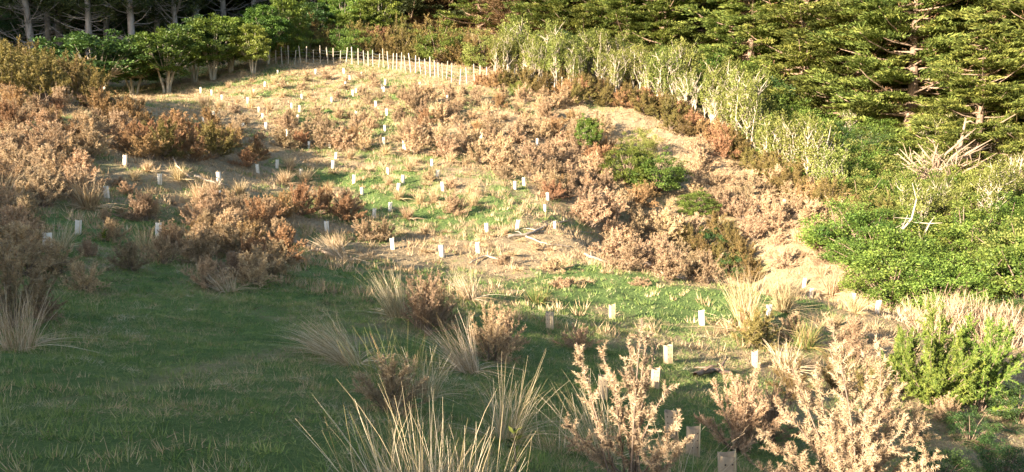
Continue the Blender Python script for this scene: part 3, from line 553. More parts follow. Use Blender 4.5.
# ------------------------------------------------------------------ stands of gorse and tussock
fill([(395,100),(470,95),(545,100),(590,115),(612,150),(600,185),(660,200),(700,215),(722,268),(640,258),(560,205),(500,180),(460,165),(400,152)], 1.15, lambda x, y: (put_gorse(x, y, .6, 1.2, GO + GPA[:1] + GRU[:1]) if R_.random() < .85 else put_tus(x, y, .7, 1.1)), 1900, 185)
fill([(690,150),(790,195),(852,212),(850,240),(790,272),(745,240),(690,200)], 0.9, lambda x, y: put_gorse(x, y, .5, 1.1, LOW + GPA[:1] + GO), 1200, 105)
fill([(600,225),(640,222),(700,245),(735,288),(665,282),(610,262)], .85, lambda x, y: put_gorse(x, y, .55, 1.0, GO), 300, 26)
fill([(285,120),(380,122),(372,152),(280,150)], 1.5, lambda x, y: put_gorse(x, y, .6, 1.0), 120, 16)
fill([(110,120),(180,128),(262,158),(240,172),(150,165),(110,150)], 1.15, lambda x, y: put_gorse(x, y, .7, 1.3, GRU + GOL[:1], 'russet dead gorse bush'), 300, 34)
fill([(0,95),(110,112),(125,140),(60,172),(0,170)], 1.4, lambda x, y: put_gorse(x, y, .65, 1.25, MRU[:1] + MPA[:1] + MID, 'dead brown gorse bush'), 300, 21)
fill([(0,150),(95,150),(100,212),(0,215)], 0.95, lambda x, y: (put_gorse(x, y, .75, 1.15, MPA + MID) if R_.random() < .7 else put_tus(x, y, .9, 1.3)), 300, 20)
fill([(0,70),(80,95),(100,110),(0,100)], 1.5, lambda x, y: put_gorse(x, y, 1.3, 1.9, GOL, 'olive green living gorse bush', 'living gorse on the left knoll'), 200, 16)
fill([(195,100),(290,72),(450,88),(470,112),(380,128),(300,140),(220,140)], 1.35, lambda x, y: (put_tus(x, y, .55, 1.0, TU + TUF) if R_.random() < .62 else put_gorse(x, y, .45, .75, LOW + GPA)), 800, 110)
fill([(250,150),(470,160),(500,240),(430,262),(350,215)], 1.5, lambda x, y: (put_tus(x, y, .5, .9, TUF + TU[:2])), 300, 40)
fill([(480,232),(640,262),(560,290),(470,270)], 1.3, lambda x, y: (put_tus(x, y, .5, .8, TUF) if R_.random() < .6 else put_gorse(x, y, .35, .6, LOW)), 160, 16)
fill([(195,205),(260,200),(300,255),(250,290),(195,262)], 0.95, lambda x, y: put_gorse(x, y, .6, .95, MRU[:1] + MID), 200, 18)
fill([(100,235),(200,250),(290,262),(270,292),(120,285),(20,300),(20,262)], 1.3, lambda x, y: put_gorse(x, y, .4, .7, MID), 200, 20)
fill([(0,215),(40,225),(40,262),(0,300)], .9, lambda x, y: put_gorse(x, y, .7, 1.0, MID), 60, 6)
fill([(790,240),(860,240),(905,300),(860,330),(790,330),(760,300)], 1.4, lambda x, y: (put_tus(x, y, .6, 1.0, TUF + TU) if R_.random() < .6 else put_gorse(x, y, .5, .8, LOW)), 200, 22)
fill([(740,330),(900,330),(900,380),(770,380)], 1.1, lambda x, y: (put_tus(x, y, .6, .9, TUF) if R_.random() < .25 else put_gorse(x, y, .5, .8, MID + GOL[:2])), 120, 14)
# olive scrub under the pale-stemmed trees
fill([(545,78),(600,88),(680,112),(760,160),(835,212),(805,208),(745,174),(690,142),(640,116),(580,106),(545,100)], 1.15, lambda x, y: put_gorse(x, y, 1.0, 1.6, GOL + GRU[:2], 'olive brown scrub bush', 'scrub under the pale-stemmed trees', 'scrub_bush'), 700, 90)
LINE = [(485,84),(540,90),(600,100),(660,112),(720,142),(780,182),(840,215),(880,232)]

# ------------------------------------------------------------------ the strip of pale-stemmed trees and the green behind it
def strip(pts, n, back, jit, fn):
    w_ = [hit(px, py) for px, py in pts]; L = [math.dist(w_[i], w_[i + 1]) for i in range(len(w_) - 1)]; T = sum(L)
    for k in range(n):
        s = T * (k + 0.5 + R_.uniform(-.35, .35)) / n; i = 0
        while i < len(L) - 1 and s > L[i]: s -= L[i]; i += 1
        f = s / L[i]; x = w_[i][0] + (w_[i + 1][0] - w_[i][0]) * f; y = w_[i][1] + (w_[i + 1][1] - w_[i][1]) * f
        fn(x + back * 0.45 + R_.uniform(-jit, jit), y + back + R_.uniform(-jit, jit), k)
strip(LINE, 40, -0.7, 0.5, lambda x, y, k: put_gorse(x, y, .9, 1.5, GOL + GRU[:1] + GO[:1], 'olive scrub bush fronting the pale-stemmed trees', 'scrub under the pale-stemmed trees', 'scrub_bush'))
strip(LINE, 30, 0.6, 0.6, lambda x, y, k: proj(x, y, gz(x, y))[0] > 800 and k % 3 or place('pale_stemmed_tree', R_.choice(PT + PTX), x, y, 'wind-shorn tree with pale grey stems', 'tree', 'pale-stemmed trees along the gully', R_.uniform(.8, 1.08), spin(), zone='in the front of the pale-stemmed strip'))
strip(LINE, 26, 2.8, 0.8, lambda x, y, k: proj(x, y, gz(x, y))[0] > 760 and place('green_shrub', R_.choice(SH + SHL), x, y, 'yellow-green leafy shrub', 'shrub', 'green shrubs behind the pale trees', R_.uniform(.9, 1.3), spin(), .1, zone='behind the pale-stemmed strip') or place('pale_stemmed_tree', R_.choice(PT), x, y, 'leafier tree with pale grey stems', 'tree', 'pale-stemmed trees along the gully', R_.uniform(.9, 1.2), spin(), zone='in the back of the pale-stemmed strip'))
strip(LINE, 20, 6.2, 1.0, lambda x, y, k: place('green_shrub', R_.choice(SHL + SHS), x, y, 'green leafy shrub', 'shrub', 'green shrubs behind the pale trees', R_.uniform(1.0, 1.4), spin(), .1, zone='behind the pale-stemmed strip'))
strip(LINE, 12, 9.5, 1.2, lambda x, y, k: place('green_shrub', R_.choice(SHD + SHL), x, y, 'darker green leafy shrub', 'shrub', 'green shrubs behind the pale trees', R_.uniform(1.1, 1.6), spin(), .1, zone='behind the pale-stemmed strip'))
# bright thicket on the right flank of the gully
def wpt(px, Y): return (px - 512) / FPX * Y * 1.0, Y
got = []
for _ in range(1600):
    y = R_.uniform(27, 55); px = R_.uniform(800, 1075); x = (px - 512) / FPX * y
    edge = 845 + max(0, (34 - y)) * 7 if y < 38 else 880 - (y - 38) * 7
    if px < edge or any((x - a) ** 2 + (y - b) ** 2 < 1.55 ** 2 for a, b in got): continue
    got.append((x, y)); t = R_.random(); sc = R_.uniform(.75, 1.2)
    if t < (.8 if y < 36 or (y > 46 and px < 900) else .3): place('green_shrub', R_.choice(SH + SH + SHL), x, y, 'bright green leafy shrub', 'shrub', 'bright thicket on the right flank', (sc * 1.15, sc * 1.15, sc), spin(), .1, zone='in the bright thicket on the right')
    elif t < .9 - .25 * (36 < y < 46): place('pale_stemmed_tree', R_.choice(PT), x, y, 'pale-stemmed tree', 'tree', 'pale-stemmed trees along the gully', sc * .75, spin(), zone='in the bright thicket on the right')
    else: place('green_shrub', R_.choice(SHS), x, y, 'sage green shrub', 'shrub', 'bright thicket on the right flank', sc, spin(), .1, zone='in the bright thicket on the right')
    if len(got) > 150: break

# ------------------------------------------------------------------ broadleaf trees along the upper left, hedge behind the fence
for px, Y, sc, pr, lk in [(105,60,(1.8,1.6,1.0),RTD,'wide dark green tree'),(140,63,(1.3,1.2,.8),RTD,'dark green tree'),(172,62,(1.25,1.25,.95),RT,'round green tree'),(200,66,(1.1,1.1,1.0),RTD,'dark green tree'),(218,66,(1.2,1.2,1.05),RTB,'round green tree'),
        (236,68,(1.1,1.1,1.05),RTB,'bright green round tree'),(258,66,(.8,.8,.9),RTB,'bright green round tree'),(272,69,(.9,.9,1.1),RT,'round green tree'),(292,72,(.8,.8,1.1),RTB,'bright green round tree'),(75,64,(1.2,1.1,.65),RTD,'dark green tree')]:
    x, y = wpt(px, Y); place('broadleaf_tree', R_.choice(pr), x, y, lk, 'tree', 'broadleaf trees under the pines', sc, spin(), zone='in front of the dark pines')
for k in range(34):
    px = 286 + k * 8.0 + R_.uniform(-4, 4); Y = (72.5 if k % 2 else 75) - max(0, px - 400) * 0.055; x, y = wpt(px, Y); t = R_.random()
    if t < .55: put_gorse(x, y, 1.9, 2.7, GOL + GRU[:1], 'olive gorse bush behind the post fence', 'hedge behind the fence', 'hedge_bush', .1)
    else: place('hedge_bush', R_.choice(SHL[:1] + SH + SHS), x, y, 'green leafy hedge bush behind the post fence', 'bush', 'hedge behind the fence', R_.uniform(1.1, 1.6), spin(), .1)
for k in range(8):
    px = 275 + k * 15 + R_.uniform(-6, 6); x, y = wpt(px, 79 + R_.uniform(-1, 1)); place('broadleaf_tree', R_.choice(RT + RTD + RTB), x, y, 'broadleaf tree above the hedge', 'tree', 'trees behind the hedge', R_.uniform(.75, 1.0), spin())

# ------------------------------------------------------------------ pines and cypresses
for px, Y, k, sc in [(44,69,2,1.0),(10,72,0,.9),(58,74,1,.9),(70,78,0,1),(98,70,0,.95),(115,76,1,.9),(141,71,0,1.05),(165,77,0,.9),(185,74,1,.9),(205,80,0,1),(232,82,1,1),(262,84,0,1.0),(285,86,1,1),(312,86,0,1),(335,84,1,.95),(358,83,0,1.05),(-15,68,1,1),(30,84,0,1),(85,88,1,1),(125,88,0,1),(155,90,1,1),(190,92,0,1),(225,94,1,1),(255,96,0,1.1)]:
    x, y = wpt(px, Y); place('pine_tree', PN[k], x, y, 'tall dark pine with bare lower limbs', 'tree', 'pines of the dark wood', sc, R_.uniform(-.25, .25) if k == 2 else spin(), .1, zone='in the upper left wood')
for row, (Y, step) in enumerate([(102, 46), (110, 46), (119, 46), (129, 46)]):
    for k in range(15):
        px = -80 + k * step + R_.uniform(-14, 14) + row * 13; x, y = wpt(px, Y); place('pine_tree', PN[k % 2], x, y, 'distant dark pine', 'tree', 'pines of the dark wood', R_.uniform(.95, 1.2), spin(), .1, zone=f'in the {["nearest", "second", "third", "farthest"][row]} row behind the hedge')
for row, (Y, st) in enumerate([(79, 34), (85, 34)]):                                # dark-leaved shrubs added to close and darken the wood floor
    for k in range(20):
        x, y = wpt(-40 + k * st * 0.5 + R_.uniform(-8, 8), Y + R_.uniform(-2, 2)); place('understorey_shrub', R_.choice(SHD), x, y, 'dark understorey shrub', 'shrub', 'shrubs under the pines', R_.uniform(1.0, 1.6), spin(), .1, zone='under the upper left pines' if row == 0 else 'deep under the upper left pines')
for px, Y, k, sc in [(395,88,'b0',.85),(440,89,'b1',.85),(480,86,'b0',.8),(515,84,'b1',.8),(550,80,0,.8),(585,79,1,.8),(625,76,2,.8),(560,90,3,.95),(610,88,0,.95),(660,73,3,.75),(690,76,1,.9),(655,86,2,1),(705,84,0,1.05),(745,68,2,.85),(735,80,3,1.05),(775,74,0,1.0),
        (800,62,1,.85),(830,68,3,1.0),(850,58,2,.85),(885,63,0,1.0),(905,54,1,.9),(945,58,3,1.0),(985,53,2,.95),(1020,57,0,1.0),(975,47,1,.6),(1035,47,3,.8),(870,75,1,1.1),(930,72,2,1.1),(990,70,0,1.1),(1050,68,1,1.1),(790,86,2,1.1),(840,88,3,1.1),(900,88,0,1.2),(960,88,1,1.2),(1020,86,2,1.2),
        (420,98,0,1),(470,98,1,1),(520,98,2,1),(575,100,3,1.05),(630,100,0,1.1),(690,98,1,1.1),(745,98,2,1.1),(800,102,3,1.15)]:
    x, y = wpt(px, Y); pr = CFB[int(k[1])] if isinstance(k, str) else CF[k]
    place('cypress_tree', pr, x, y, 'brown-tinged spreading cypress' if isinstance(k, str) else 'spreading olive green cypress', 'tree', 'cypresses on the far slope', sc, spin(), .2, zone=('in the front row' if Y < 78 else 'in the second row' if Y < 92 else 'in the rear row') + ' of the upper right wood')

for row, Y in enumerate([90, 98, 108]):  # added rows, their dark crowns standing in for deep shade among the pines
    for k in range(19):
        x, y = wpt(-90 + k * 28 + R_.uniform(-9, 9) + row * 12, Y + R_.uniform(-2, 2)); place('cypress_tree', CFD[k % 2], x, y, 'dense cypress darkened for shade', 'tree', 'cypresses added dark to fill the wood', R_.uniform(.9, 1.15), spin(), .2, zone=f'deep in the upper left wood, {["nearest", "middle", "farthest"][row]} row')
# wood out of the picture on the left and behind: it throws the shade over the lawn and the pine wood
for k in range(64):
    u = 72 + k * 0.62; sb = R_.uniform(-42, -12); x = TX * sb - TY * u; y = TY * sb + TX * u
    place('pine_tree', PN[k % 2], x, y, 'pine of the wood beyond the left edge', 'tree', 'pines beyond the left edge', R_.uniform(1.0, 1.25), spin(), .1, zone='out of view')
for k in range(36):
    u = -16 + k * 1.32; sb = -19.0 - R_.uniform(0, 2.5); x = TX * sb - TY * u; y = TY * sb + TX * u
    hh = (float(np.interp(u, [-20, 8, 12, 15, 22, 27, 29, 31], [4.35, 4.35, 4.75, 5.0, 5.4, 6.0, 6.0, 5.0])) + 0.15 - gz(x, y) + .3) / RTH[k % 3]
    place('broadleaf_tree', RTD[k % 3], x, y, 'dark tree on the bank behind the photographer', 'tree', 'trees on the bank behind the viewpoint', (1.1, 1.1, hh * R_.uniform(.93, 1.05)), spin(), .3, zone='out of view')

# ------------------------------------------------------------------ foreground: bushes, rushes, dead wood, ferns
rg = np.random.default_rng(77)
def near_bush(px, py, parts, look, sc=1.0, rz=0.0, name='gorse_bush', zone='', cat='bush', grp='foreground bushes', sink=0.03):
    x, y = hit(px, py, 2.5); return place(name, parts, x, y, look, cat, grp, sc, rz, sink, zone=zone)
A_ = [(-.47,0,1.22),(-.42,.12,1.05),(-.27,.1,1.12),(-.2,-.1,.95),(.02,0,1.40),(.07,.08,1.25),(-.06,.1,1.15),(.15,.1,1.18),(.22,-.1,.92),(-.1,0,1.0),(.05,.15,.85),(-.55,-.1,.62),(.32,0,.62),(-.3,-.2,.55),(.42,.1,.42),(-.5,.15,.4),(.0,-.3,.45),(.2,-.25,.5)]
near_bush(636, 494, gorse(401, shoots=22, spines=70, sl=0.042, sw=0.0055, ends=A_, tube_r=0.010, plume=0.17, base=0.35, mat_='palegorse'), 'tall open dead gorse with two leaning spires, front right of centre')
C_ = [(-.2,0,1.5),(-.16,.1,1.3),(.16,0,1.36),(.12,.1,1.2),(-.47,0,1.18),(-.34,.1,1.0),(.34,.05,1.05),(.48,0,.72),(-.65,0,.66),(-.02,.1,1.02),(.02,-.15,.9),(-.25,-.2,.85),(.25,-.2,.8),(-.5,-.15,.6),(.45,-.2,.5),(.0,-.3,.65),(-.7,.2,.4),(.62,.15,.4),(-.3,.2,.9),(.3,.25,.85),(-.1,-.3,.5),(.55,-.1,.55),(-.4,-.3,.4),(-.56,.05,.9),(-.3,0,1.2),(-.08,.05,1.25),(.24,.05,1.15),(.4,.1,.9),(-.1,.1,.8),(.15,.2,.7),(-.6,-.2,.5)]
near_bush(848, 520, gorse(402, shoots=28, spines=64, sl=0.044, sw=0.0058, ends=C_, tube_r=0.011, plume=0.19, base=0.3, mat_='palegorse'), 'big pale sunlit dead gorse with tall spires at the lower right', 1.12)
NB = [gorse(410 + k, 1.2, 0.62, 34, 22, 46, 0.048, 0.0075, tube_r=0.009, plume=0.2) for k in range(3)]
near_bush(738, 452, NB[0], 'rounded brown dead gorse bush between the kraft guards and the big pale gorse', (.95, .95, 1.1))
near_bush(770, 440, NB[1], 'small brown dead gorse leaning on the rounded gorse', .75, 1.0)
near_bush(425, 332, NB[1], 'upright dead gorse bush between two pale tussocks in mid foreground', 1.0, 2.0)
near_bush(440, 328, NB[2], 'shorter dead gorse beside the upright gorse in mid foreground', .8, 4.0)
near_bush(492, 362, NB[2], 'dead gorse with pale tips right of the leaning rushes', .85, 1.3)
near_bush(505, 352, NB[0], 'dead gorse behind the pale-tipped gorse, right of the rushes', .75, 3.3)
near_bush(392, 415, NB[1], 'low grey-brown dead gorse among the central rushes', (.75, .75, .55), .5)
near_bush(578, 350, NB[0], 'low grey dead gorse mound right of centre in the shade', (.7, .7, .45), 2.2)
near_bush(915, 440, NB[2], 'grey dead gorse in shade below the green gorse', .6, 2.9)
near_bush(945, 425, NB[0], 'second grey dead gorse in shade, beside the ferns', .55, .9)
near_bush(885, 425, NB[1], 'grey dead gorse half hidden behind the big pale gorse', .5, 5.0)
near_bush(12, 330, NB[1], 'dead gorse at the far left edge above the rush clump', 1.0, 4.2)
near_bush(40, 318, NB[2], 'low dead gorse right of the left edge rush clump', .6, 1.2)
GOLN = [recolour(g, 1, 'olive') for g in NB[:2]]; GN = [recolour(g, 1, 'gorsegreen') for g in [gorse(430 + k, 1.3, 0.75, 44, 20, 34, 0.07, 0.016, plume=0.22, base=0.2) for k in range(2)]]
near_bush(930, 405, GN[0], 'bright green gorse bush at the right, half in shadow', (1.35, 1.3, 1.75), .4)
near_bush(978, 408, GN[1], 'bright green gorse bush at the right, fully sunlit', (1.35, 1.3, 1.6), 1.9)
near_bush(905, 395, GN[1], 'small bright green gorse left of the sunlit green gorse', (.8, .8, 1.2), 3.1)
near_bush(1012, 330, recolour(SH[0], 1, 'dark'), 'dark green leafy shrub at the right edge above the ferns', .5, 1.0, 'green_shrub')
near_bush(1018, 420, recolour(SH[1], 1, 'dark'), 'dark green leafy shrub at the lower right edge', .42, 2.0, 'green_shrub')
for k, (px, py, sc, lk) in enumerate([(790,398,.34,'dark leafy bush behind the big pale gorse, left'),(835,392,.36,'dark leafy bush behind the big pale gorse, middle'),(872,402,.36,'dark leafy bush behind the big pale gorse, right')]):  # olive bushes whose dark colour partly stands in for shade here
    near_bush(px, py, GOLN[k % 2], lk.replace('leafy', 'olive'), sc * 2.2, k, 'gorse_bush')
for k, (px, py, sc, lk) in enumerate([(1005,478,.3,'low leafy shrub coloured dark for shade in the bottom right corner'),(938,486,.26,'small leafy shrub coloured dark for shade right of the big pale gorse'),(970,440,.3,'leafy shrub coloured dark for shade between the ferns')]):  # shrubs added here, the corner's shade put into their dark leaves
    near_bush(px, py, recolour(SH[k], 1, 'dark'), lk, sc, k, 'green_shrub')
# the pale twiggy thicket at the right
def sticks(seed, n, w_, h_):
    r = np.random.default_rng(seed); b = MB(); t = MB()
    for k in range(n):
        p = np.array([r.uniform(-w_, w_), r.uniform(-.5, .5), 0]); e = p + [r.normal() * .26 + p[0] * .25, r.normal() * .16, h_ * r.uniform(.45, 1.05) * (1 - .35 * (p[0] / w_) ** 2)]
        b.tube([p, (p + e) / 2 + r.normal(size=3) * .04, e], [.010, .008, .004], 4)
        for j in range(14):
            s0 = p + (e - p) * r.uniform(.35, 1); t.blades(s0[None], unit(np.array([[r.normal() * .35, r.normal() * .35, 1]])), np.array([r.uniform(.15, .4)]), np.array([.014]), r)
    return [('stems', b.mesh('stick_stems', M['palebark'])), ('twigs', t.mesh('stick_twigs', M['palegorse']))]
M['palebark'] = barkmat('pale_bark', (0.27,0.19,0.125), (0.50,0.38,0.27), 12)
for k, (px, py, w_, h_, lk) in enumerate([(938,335,.75,1.1,'left'),(968,338,.8,1.45,'middle'),(998,345,.75,1.3,'right')]):
    near_bush(px, py, sticks(450 + k, 120, w_, h_), f'thicket of upright pale dead stems above the green gorse, {lk} clump', 1, 0, 'dead_stem_thicket', grp='pale dead stems')
# rushes and tussocks: foot pixel, height, blades, spread, lean (x), droop, material
RU = [(20,350,.85,230,.3,(0.05,0),.25,'rush','pale rush clump at the left edge of the lawn'),
      (352,364,1.0,300,.45,(-.75,0),.35,'rush','grey rush clump leaning left over the lawn'),
      (330,356,.75,150,.5,(-.85,.1),.45,'rush','low rush clump left of the grey leaning rushes'),
      (398,318,1.05,210,.32,(-.28,0),.2,'rush','pale upright tussock left of the mid foreground gorse'),
      (470,300,.95,200,.42,(-.30,0),.35,'rush','pale tussock right of the mid foreground gorse'),
      (538,304,.62,150,.5,(0,0),.4,'rushgreen','small tussock with a green heart on the sunlit grass edge'),
      (470,372,1.0,230,.4,(-.45,0),.3,'rush','pale rush clump leaning left, right of the central rushes'),
      (505,440,.9,170,.3,(.1,0),.55,'rush','drooping brown rush clump right of centre'),
      (400,400,.95,90,.42,(-.06,0),.1,'rushgreen','tall upright green rushes in the centre foreground'),
      (372,395,.8,70,.45,(-.25,0),.15,'rushgreen','green rushes behind the grey leaning clump'),
      (425,398,.75,110,.4,(.05,0),.2,'rush','straw rushes at the right of the tall green rushes'),
      (398,520,.72,60,.16,(-.40,.1),.15,'rush','leaning pale rush clump at the bottom edge, leftmost of four'),
      (420,516,.80,70,.14,(-.12,0),.10,'rush','tall pale sunlit rush clump at the bottom edge, second of four'),
      (452,520,.68,60,.16,(.06,.1),.18,'rush','pale rush clump at the bottom edge, third of four'),
      (492,512,.62,30,.18,(.16,0),.12,'rush','thin rushes at the bottom edge beside the seedling'),
      (408,488,.45,120,.7,(0,0),.7,'straw','low tangled straw behind the bottom edge rushes'),
      (462,488,.42,110,.7,(0,0),.7,'straw','low tangled straw left of the bottom edge seedling'),
      (345,515,.6,22,.45,(-.45,0),.1,'rushgreen','few bent green rushes at the bottom left of centre'),
      (600,462,.95,130,.4,(-.25,0),.25,'rush','grey rush clump at the left foot of the open gorse'),
      (690,490,.8,34,.55,(.1,0),.5,'rush','sparse arching rushes beside the nearest kraft guard'),
      (556,452,.5,60,.6,(0,0),.4,'rush','low grey rush tuft left of the open gorse'),
      (746,332,1.75,330,.20,(-.05,0),.12,'straw','tall pale tussock standing on the sunlit flat'),
      (783,312,1.25,260,.42,(0,0),.3,'straw','wide straw tussock right of the tall pale tussock'),
      (832,296,1.05,230,.45,(0,0),.3,'straw','straw tussock beside two white guards on the right'),
      (868,300,.9,180,.6,(-.1,0),.3,'palegorse','low fan of dead stems beside the right white guards'),
      (805,350,.9,200,.5,(0,0),.4,'rushgreen','green-based tussock behind the big pale gorse'),
      (785,372,.9,200,.5,(0,0),.4,'rush','brown tussock left of the green-based tussock'),
      (345,262,1.1,150,.5,(-.7,.2),.3,'rush','grey tussock leaning left below the slope branch'),
      (228,292,.7,120,.5,(-.3,0),.3,'rush','grey tussock at the edge of the shaded lawn'),
      (145,252,.75,140,.45,(0,0),.3,'straw','yellow tussock on the shaded left bank'),
      (60,250,.8,120,.5,(.1,0),.3,'rush','grey tussock beside the left bank guard')]
for k, (px, py, h_, n, sp, ln, dr, m_, lk) in enumerate(RU):
    x, y = hit(px, py, 2.5); wd = max(0.0045, y * 0.00065)
    place('rush_clump', tussock(500 + k, h_, n, wd, sp, dr, 0.16, m_, ln, 5, 0.4), x, y, lk, 'rush' if 'rush' in lk else 'tussock', 'rushes and tussocks of the foreground', 1.0, 0, .02, zone='')
# fallen branches
M['drift'] = barkmat('dead_wood', (0.20,0.16,0.12), (0.42,0.35,0.27), 8)
def branch(pts, r0, r1, label, m='drift', side=0.0, lift=0.06):
    w_ = [hit(*p) for p in pts]; P = np.array([(x, y, gz(x, y) + lift) for x, y in w_]); b = MB(); n = 14
    t = np.linspace(0, len(P) - 1, n); Q = np.stack([np.interp(t, range(len(P)), P[:, j]) for j in range(3)], -1); Q[1:-1] += rg.normal(size=(n - 2, 3)) * [.02, .02, .008]
    base = Q[0].copy(); b.tube(Q - base, np.linspace(r0, r1, n), 6)
    o = node('fallen_branch', None, None, base); tag(o, label, 'branch', 'fallen branches on the slope'); node('limb', b.mesh('fallen_limb', M[m], True), o)
    if r0 < .055: return
    t_ = MB()
    for j in range(4):
        i_ = 3 + 3 * j if 3 + 3 * j < n else n - 2; s0 = Q[i_] - base; e = s0 + np.array([rg.normal() * .35, rg.normal() * .3, abs(rg.normal()) * .15]); t_.tube([s0, (s0 + e) / 2 + [0, 0, .05], e], [r1 * .9, r1 * .7, r1 * .3], 4)
    node('side_twigs', t_.mesh('side_twigs', M[m]), o)
branch([(508,240),(530,236),(548,227),(568,222)], .07, .035, 'thick grey fallen branch beside the guard at the slope foot')
branch([(526,238),(545,246),(572,250)], .04, .02, 'thin pale fallen branch below the thick one')
branch([(584,256),(600,263),(626,270)], .06, .03, 'pale fallen log above the sunlit grassy flat')
branch([(292,246),(312,250),(335,258),(352,262)], .06, .03, 'long grey branch at the slope foot beside the lawn', 'tanwood')
branch([(540,234),(575,234),(600,234)], .025, .012, 'straight thin stick lying across the slope foot')
branch([(500,262),(485,258),(470,266)], .035, .02, 'short bent stick near the lower guards')
branch([(640,262),(660,275),(690,282),(722,283)], .06, .03, 'dead limb along the brink of the gully', 'tanwood')
branch([(195,180),(208,186),(228,190)], .05, .03, 'grey fallen limb on the lower left knoll', 'drift', lift=.15)
branch([(195,188),(180,178),(172,160)], .04, .02, 'forked dead limb by the left knoll guard', 'tanwood', lift=.25)
branch([(695,378),(712,374),(730,376)], .06, .04, 'dark fallen wood lying behind the kraft guards', 'brownbark')
# white fallen stick
M['limbbark2'] = barkmat('splintered_wood', (0.16,0.11,0.075), (0.38,0.28,0.195), 6)
# broken cypress trunk with radiating pale limbs on the right
x, y = wpt(942, 44.5); z = gz(x, y); b = MB(); l_ = MB(); rs = np.random.default_rng(9)
zb = at(942, 192, 44.5)[2]; hb = zb - z
b.tube([[0, 0, -.3], [-.1, 0, hb * .6], [-.35, 0, hb + .8], [-.5, 0, hb + 2.1]], [.55, .5, .38, .12], 8)
for k in range(70):
    a_ = rs.uniform(-.3, 3.5) if k % 4 else rs.uniform(0, 6.28); L = rs.uniform(.8, 2.9); p = np.array([-.2 + rs.normal() * .3, 0, hb + rs.uniform(-.9, 1.6)]); d = np.array([math.cos(a_) * 1.0, -abs(math.sin(a_)) * .6, rs.uniform(.05, .95)])
    l_.tube([p, p + d * L * .5 + rs.normal(size=3) * .12, p + d * L], [.11, .07, .018], 5)
    for j in range(3):
        s0 = p + d * L * rs.uniform(.4, .95); l_.tube([s0, s0 + d * .35 + rs.normal(size=3) * .3], [.035, .01], 4)
lead = MB(); q0 = np.array([-.1, 0, hb]); q1 = at(966, 118, 44.5) - np.array([x, y, z]); lead.tube([q0, q0 + (q1 - q0) * .5 + [.25, -.1, -.2], q1], [.22, .13, .05], 7)
for k in range(12):
    s0 = q0 + (q1 - q0) * rs.uniform(.2, 1); e = s0 + np.array([rs.uniform(.2, 2.0), -abs(rs.normal()) * .4, rs.uniform(-.1, .6)]); lead.tube([s0, (s0 + e) / 2 + [0, 0, .15], e], [.07, .045, .015], 5)
place('broken_tree', [('leader', lead.mesh('leaning_leader', M['limbbark2'], True)), ('trunk', b.mesh('broken_trunk', M['limbbark2'], True)), ('limbs', l_.mesh('broken_limbs', M['limbbark2']))], x, y, 'broken cypress trunk with radiating pale splintered limbs on the right', 'dead tree', 'dead wood', 1.0, 0, 0, z=z, zone='')
# forked white dead stem in the bright thicket
for px, pts, lk in [(905, [(0,0,0),(.15,0,.9),(-.1,0,1.5),(.35,0,2.1),(.5,0,2.9)], 'crooked white dead stem standing in the bright thicket'), (905, [(0,0,.2),(.5,.1,1.0),(.8,0,1.2),(1.1,0,1.9)], 'second crooked white stem forking right in the bright thicket')]:
    x, y = wpt(px, 31.5); b = MB(); b.tube(np.array(pts, float), np.linspace(.07, .03, len(pts)), 6)
    o = node('dead_sapling', None, None, (x, y, at(px, 262, 31.5)[2] - .3)); tag(o, lk, 'dead stem', 'dead wood'); node('stem', b.mesh('white_stem', M['greystem'], True), o)
    t_ = MB()
    for k in range(6):
        s0 = np.array(pts[2 + k % (len(pts) - 2)], float); t_.tube([s0, s0 + rs.normal(size=3) * .3 + [0, 0, .25]], [.025, .008], 4)
    node('side_twigs', t_.mesh('stem_twigs', M['greystem']), o)
# ferns in the lower right corner
def fern(seed, n=9, L=.75):
    r = np.random.default_rng(seed); b = MB(); s_ = MB()
    for k in range(n):
        an = k * 6.283 / n + r.uniform(-.3, .3); t = np.linspace(0, 1, 12); el = 1.0 - 1.15 * t; d = np.array([math.cos(an), math.sin(an), 0])
        c = d * (L * t)[:, None] * .9 + np.array([0, 0, 1]) * (L * (.75 * t - .62 * t * t))[:, None]; s_.tube(c, np.linspace(.006, .002, 12), 3)
        sd = np.array([-d[1], d[0], 0])
        for q in range(26):
            tt_ = .12 + .88 * q / 26; p = np.array([np.interp(tt_, t, c[:, j]) for j in range(3)]); wl = L * .24 * math.sin(math.pi * min(1, .15 + tt_ * .82)) + .01
            for sg in (-1, 1):
                dd = unit((sd * sg + d * .35 + [0, 0, -.12])[None]); b.leaves(p[None] + dd * wl * .5, dd, np.array([[0, 0, 1.0]]), np.array([wl]), np.array([.018]), r)
    return [('fronds', b.mesh('fern_fronds', M['fern'])), ('midribs', s_.mesh('fern_midribs', M['twig']))]
FE = [fern(1), fern(2, 8, .65)]
for k, (x, y, sc) in enumerate([(4.6, 3.6, 1.5), (5.4, 4.6, 1.6), (6.4, 4.2, 1.6), (7.2, 5.2, 1.7), (8.4, 5.4, 1.7)]):  # unseen gorse added beside the camera to throw shade over the lower right
    place('gorse_bush', GN[k % 2], x, y, 'unseen green gorse bush added to shade the lower right', 'bush', 'unseen gorse added for its shade', sc, k * 1.3, .05, zone='out of view')
for k, (px, py, sc, lk) in enumerate([(985,452,1.0,'arching green fern at the lower right corner, lower of two'),(1010,432,.95,'arching green fern at the right edge below the green gorse'),(950,462,.8,'small green fern in the dark hollow at lower right')]):
    near_bush(px, py, FE[k % 2], lk, sc * .8, k * 1.1, 'fern', cat='fern', grp='ferns in the hollow')
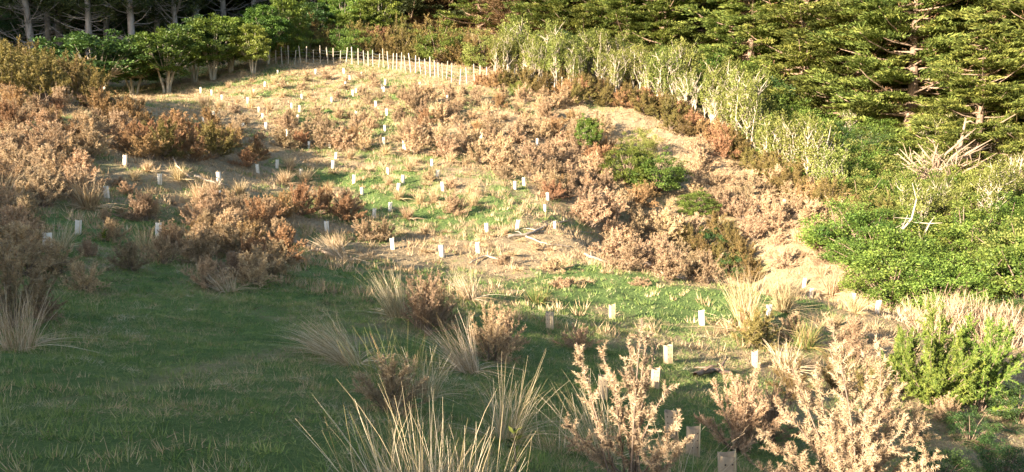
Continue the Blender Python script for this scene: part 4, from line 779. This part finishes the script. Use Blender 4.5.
# seedlings
def seedling(seed, h=.35, n=26, ll=.075):
    r = np.random.default_rng(seed); b = MB(); s_ = MB(); s_.tube([[0, 0, -.03], [.01, 0, h * .5], [0, .01, h]], [.007, .005, .003], 4)
    z = r.uniform(.25, 1.0, n) * h; an = r.uniform(0, 6.283, n); d = np.stack([np.cos(an), np.sin(an), np.full(n, .7)], -1)
    b.leaves(np.stack([np.zeros(n), np.zeros(n), z], -1) + unit(d) * ll * .55, d, np.tile([0, 0, 1.0], (n, 1)) + r.normal(size=(n, 3)) * .2, np.full(n, ll), np.full(n, ll * .36), r)
    return [('leaves', b.mesh('seedling_leaves', M['bright'])), ('stem', s_.mesh('seedling_stem', M['twig']))]
for k, (px, py, h_, lk) in enumerate([(514,486,.40,'bright green leafy seedling at the bottom edge'),(498,350,.30,'small green seedling among the pale-tipped gorse'),(735,330,.35,'green seedling at the foot of the tall pale tussock'),(105,245,.4,'leafy green plant on the shaded left bank'),(515,88,.5,'small green plant by the fence end')]):
    near_bush(px, py, seedling(600 + k, h_, 30, .075 if py > 300 else .12), lk, 1, 0, 'seedling', cat='plant', grp='seedlings')
# ------------------------------------------------------------------ labels: look + place + order from the left among its like there
ORD = ['first','second','third','fourth','fifth','sixth','seventh','eighth','ninth','tenth','eleventh','twelfth','thirteenth','fourteenth','fifteenth','sixteenth','seventeenth','eighteenth','nineteenth','twentieth'] + ['twenty-' + w_ for w_ in ('first','second','third','fourth','fifth','sixth','seventh','eighth','ninth')] + ['thirtieth'] + ['thirty-' + w_ for w_ in ('first','second','third','fourth','fifth','sixth','seventh','eighth','ninth')] + ['fortieth']
def zone_of(px, py):
    if px < 270:
        for lim, nm in ((112, 'below the dark pines'), (135, 'on the upper left knoll'), (165, 'on the left knoll'), (205, 'on the lower left knoll'), (262, 'on the shaded left bank')):
            if py < lim: return nm
        return 'beside the shaded lawn'
    if px < 560:
        for lim, nm in ((84, 'just below the post fence'), (98, 'high on the sunny slope'), (112, 'on the upper sunny slope'), (128, 'above the middle of the slope'), (146, 'halfway up the sunny slope'), (165, 'just below mid-slope'), (190, 'low on the sunny slope'), (225, 'near the slope foot'), (275, 'at the foot of the slope'), (345, 'in the middle foreground')):
            if py < lim: return nm
        return 'at the front centre'
    for lim, nm in ((120, 'below the pale-stemmed trees'), (150, 'beside the clay terrace'), (175, 'on the clay terrace'), (200, 'above the gully bushes'), (225, 'around the green gully bush'), (275, 'along the gully edge'), (335, 'on the sunlit grassy flat')):
        if py < lim: return nm
    return 'in the right foreground'
groups = {}
REG = [(o, l_k, px, py, 'fronting' if 'fronting' in l_k else 'behind' if 'behind' in l_k or 'above the hedge' in l_k else zn) for o, l_k, px, py, zn in REG]
for o, look, px, py, zn in REG:
    if zn == 'out of view' or look.startswith('dark tree on the bank'): px = o.location.x; zn = 'out of frame'
    if zn == '': o['label'] = look; continue
    groups.setdefault((look, zn or zone_of(px, py)), []).append((px, o))
for (look, zn), items in groups.items():
    items.sort(key=lambda t: t[0]); n = len(items)
    if 'fronting' in look or 'behind' in look or 'above the hedge' in look or 'below the fence' in look: zn = ''
    base = (look + ' ' + zn).strip()
    for k, (px, o) in enumerate(items):
        if n == 1: o['label'] = base
        elif k == 0: o['label'] = base + ', leftmost there'
        elif k == n - 1: o['label'] = base + ', rightmost there'
        elif k < n / 2: o['label'] = base + f', {ORD[min(k, 39)]} from left'
        else: o['label'] = base + f', {ORD[min(n - 1 - k, 39)]} from right'
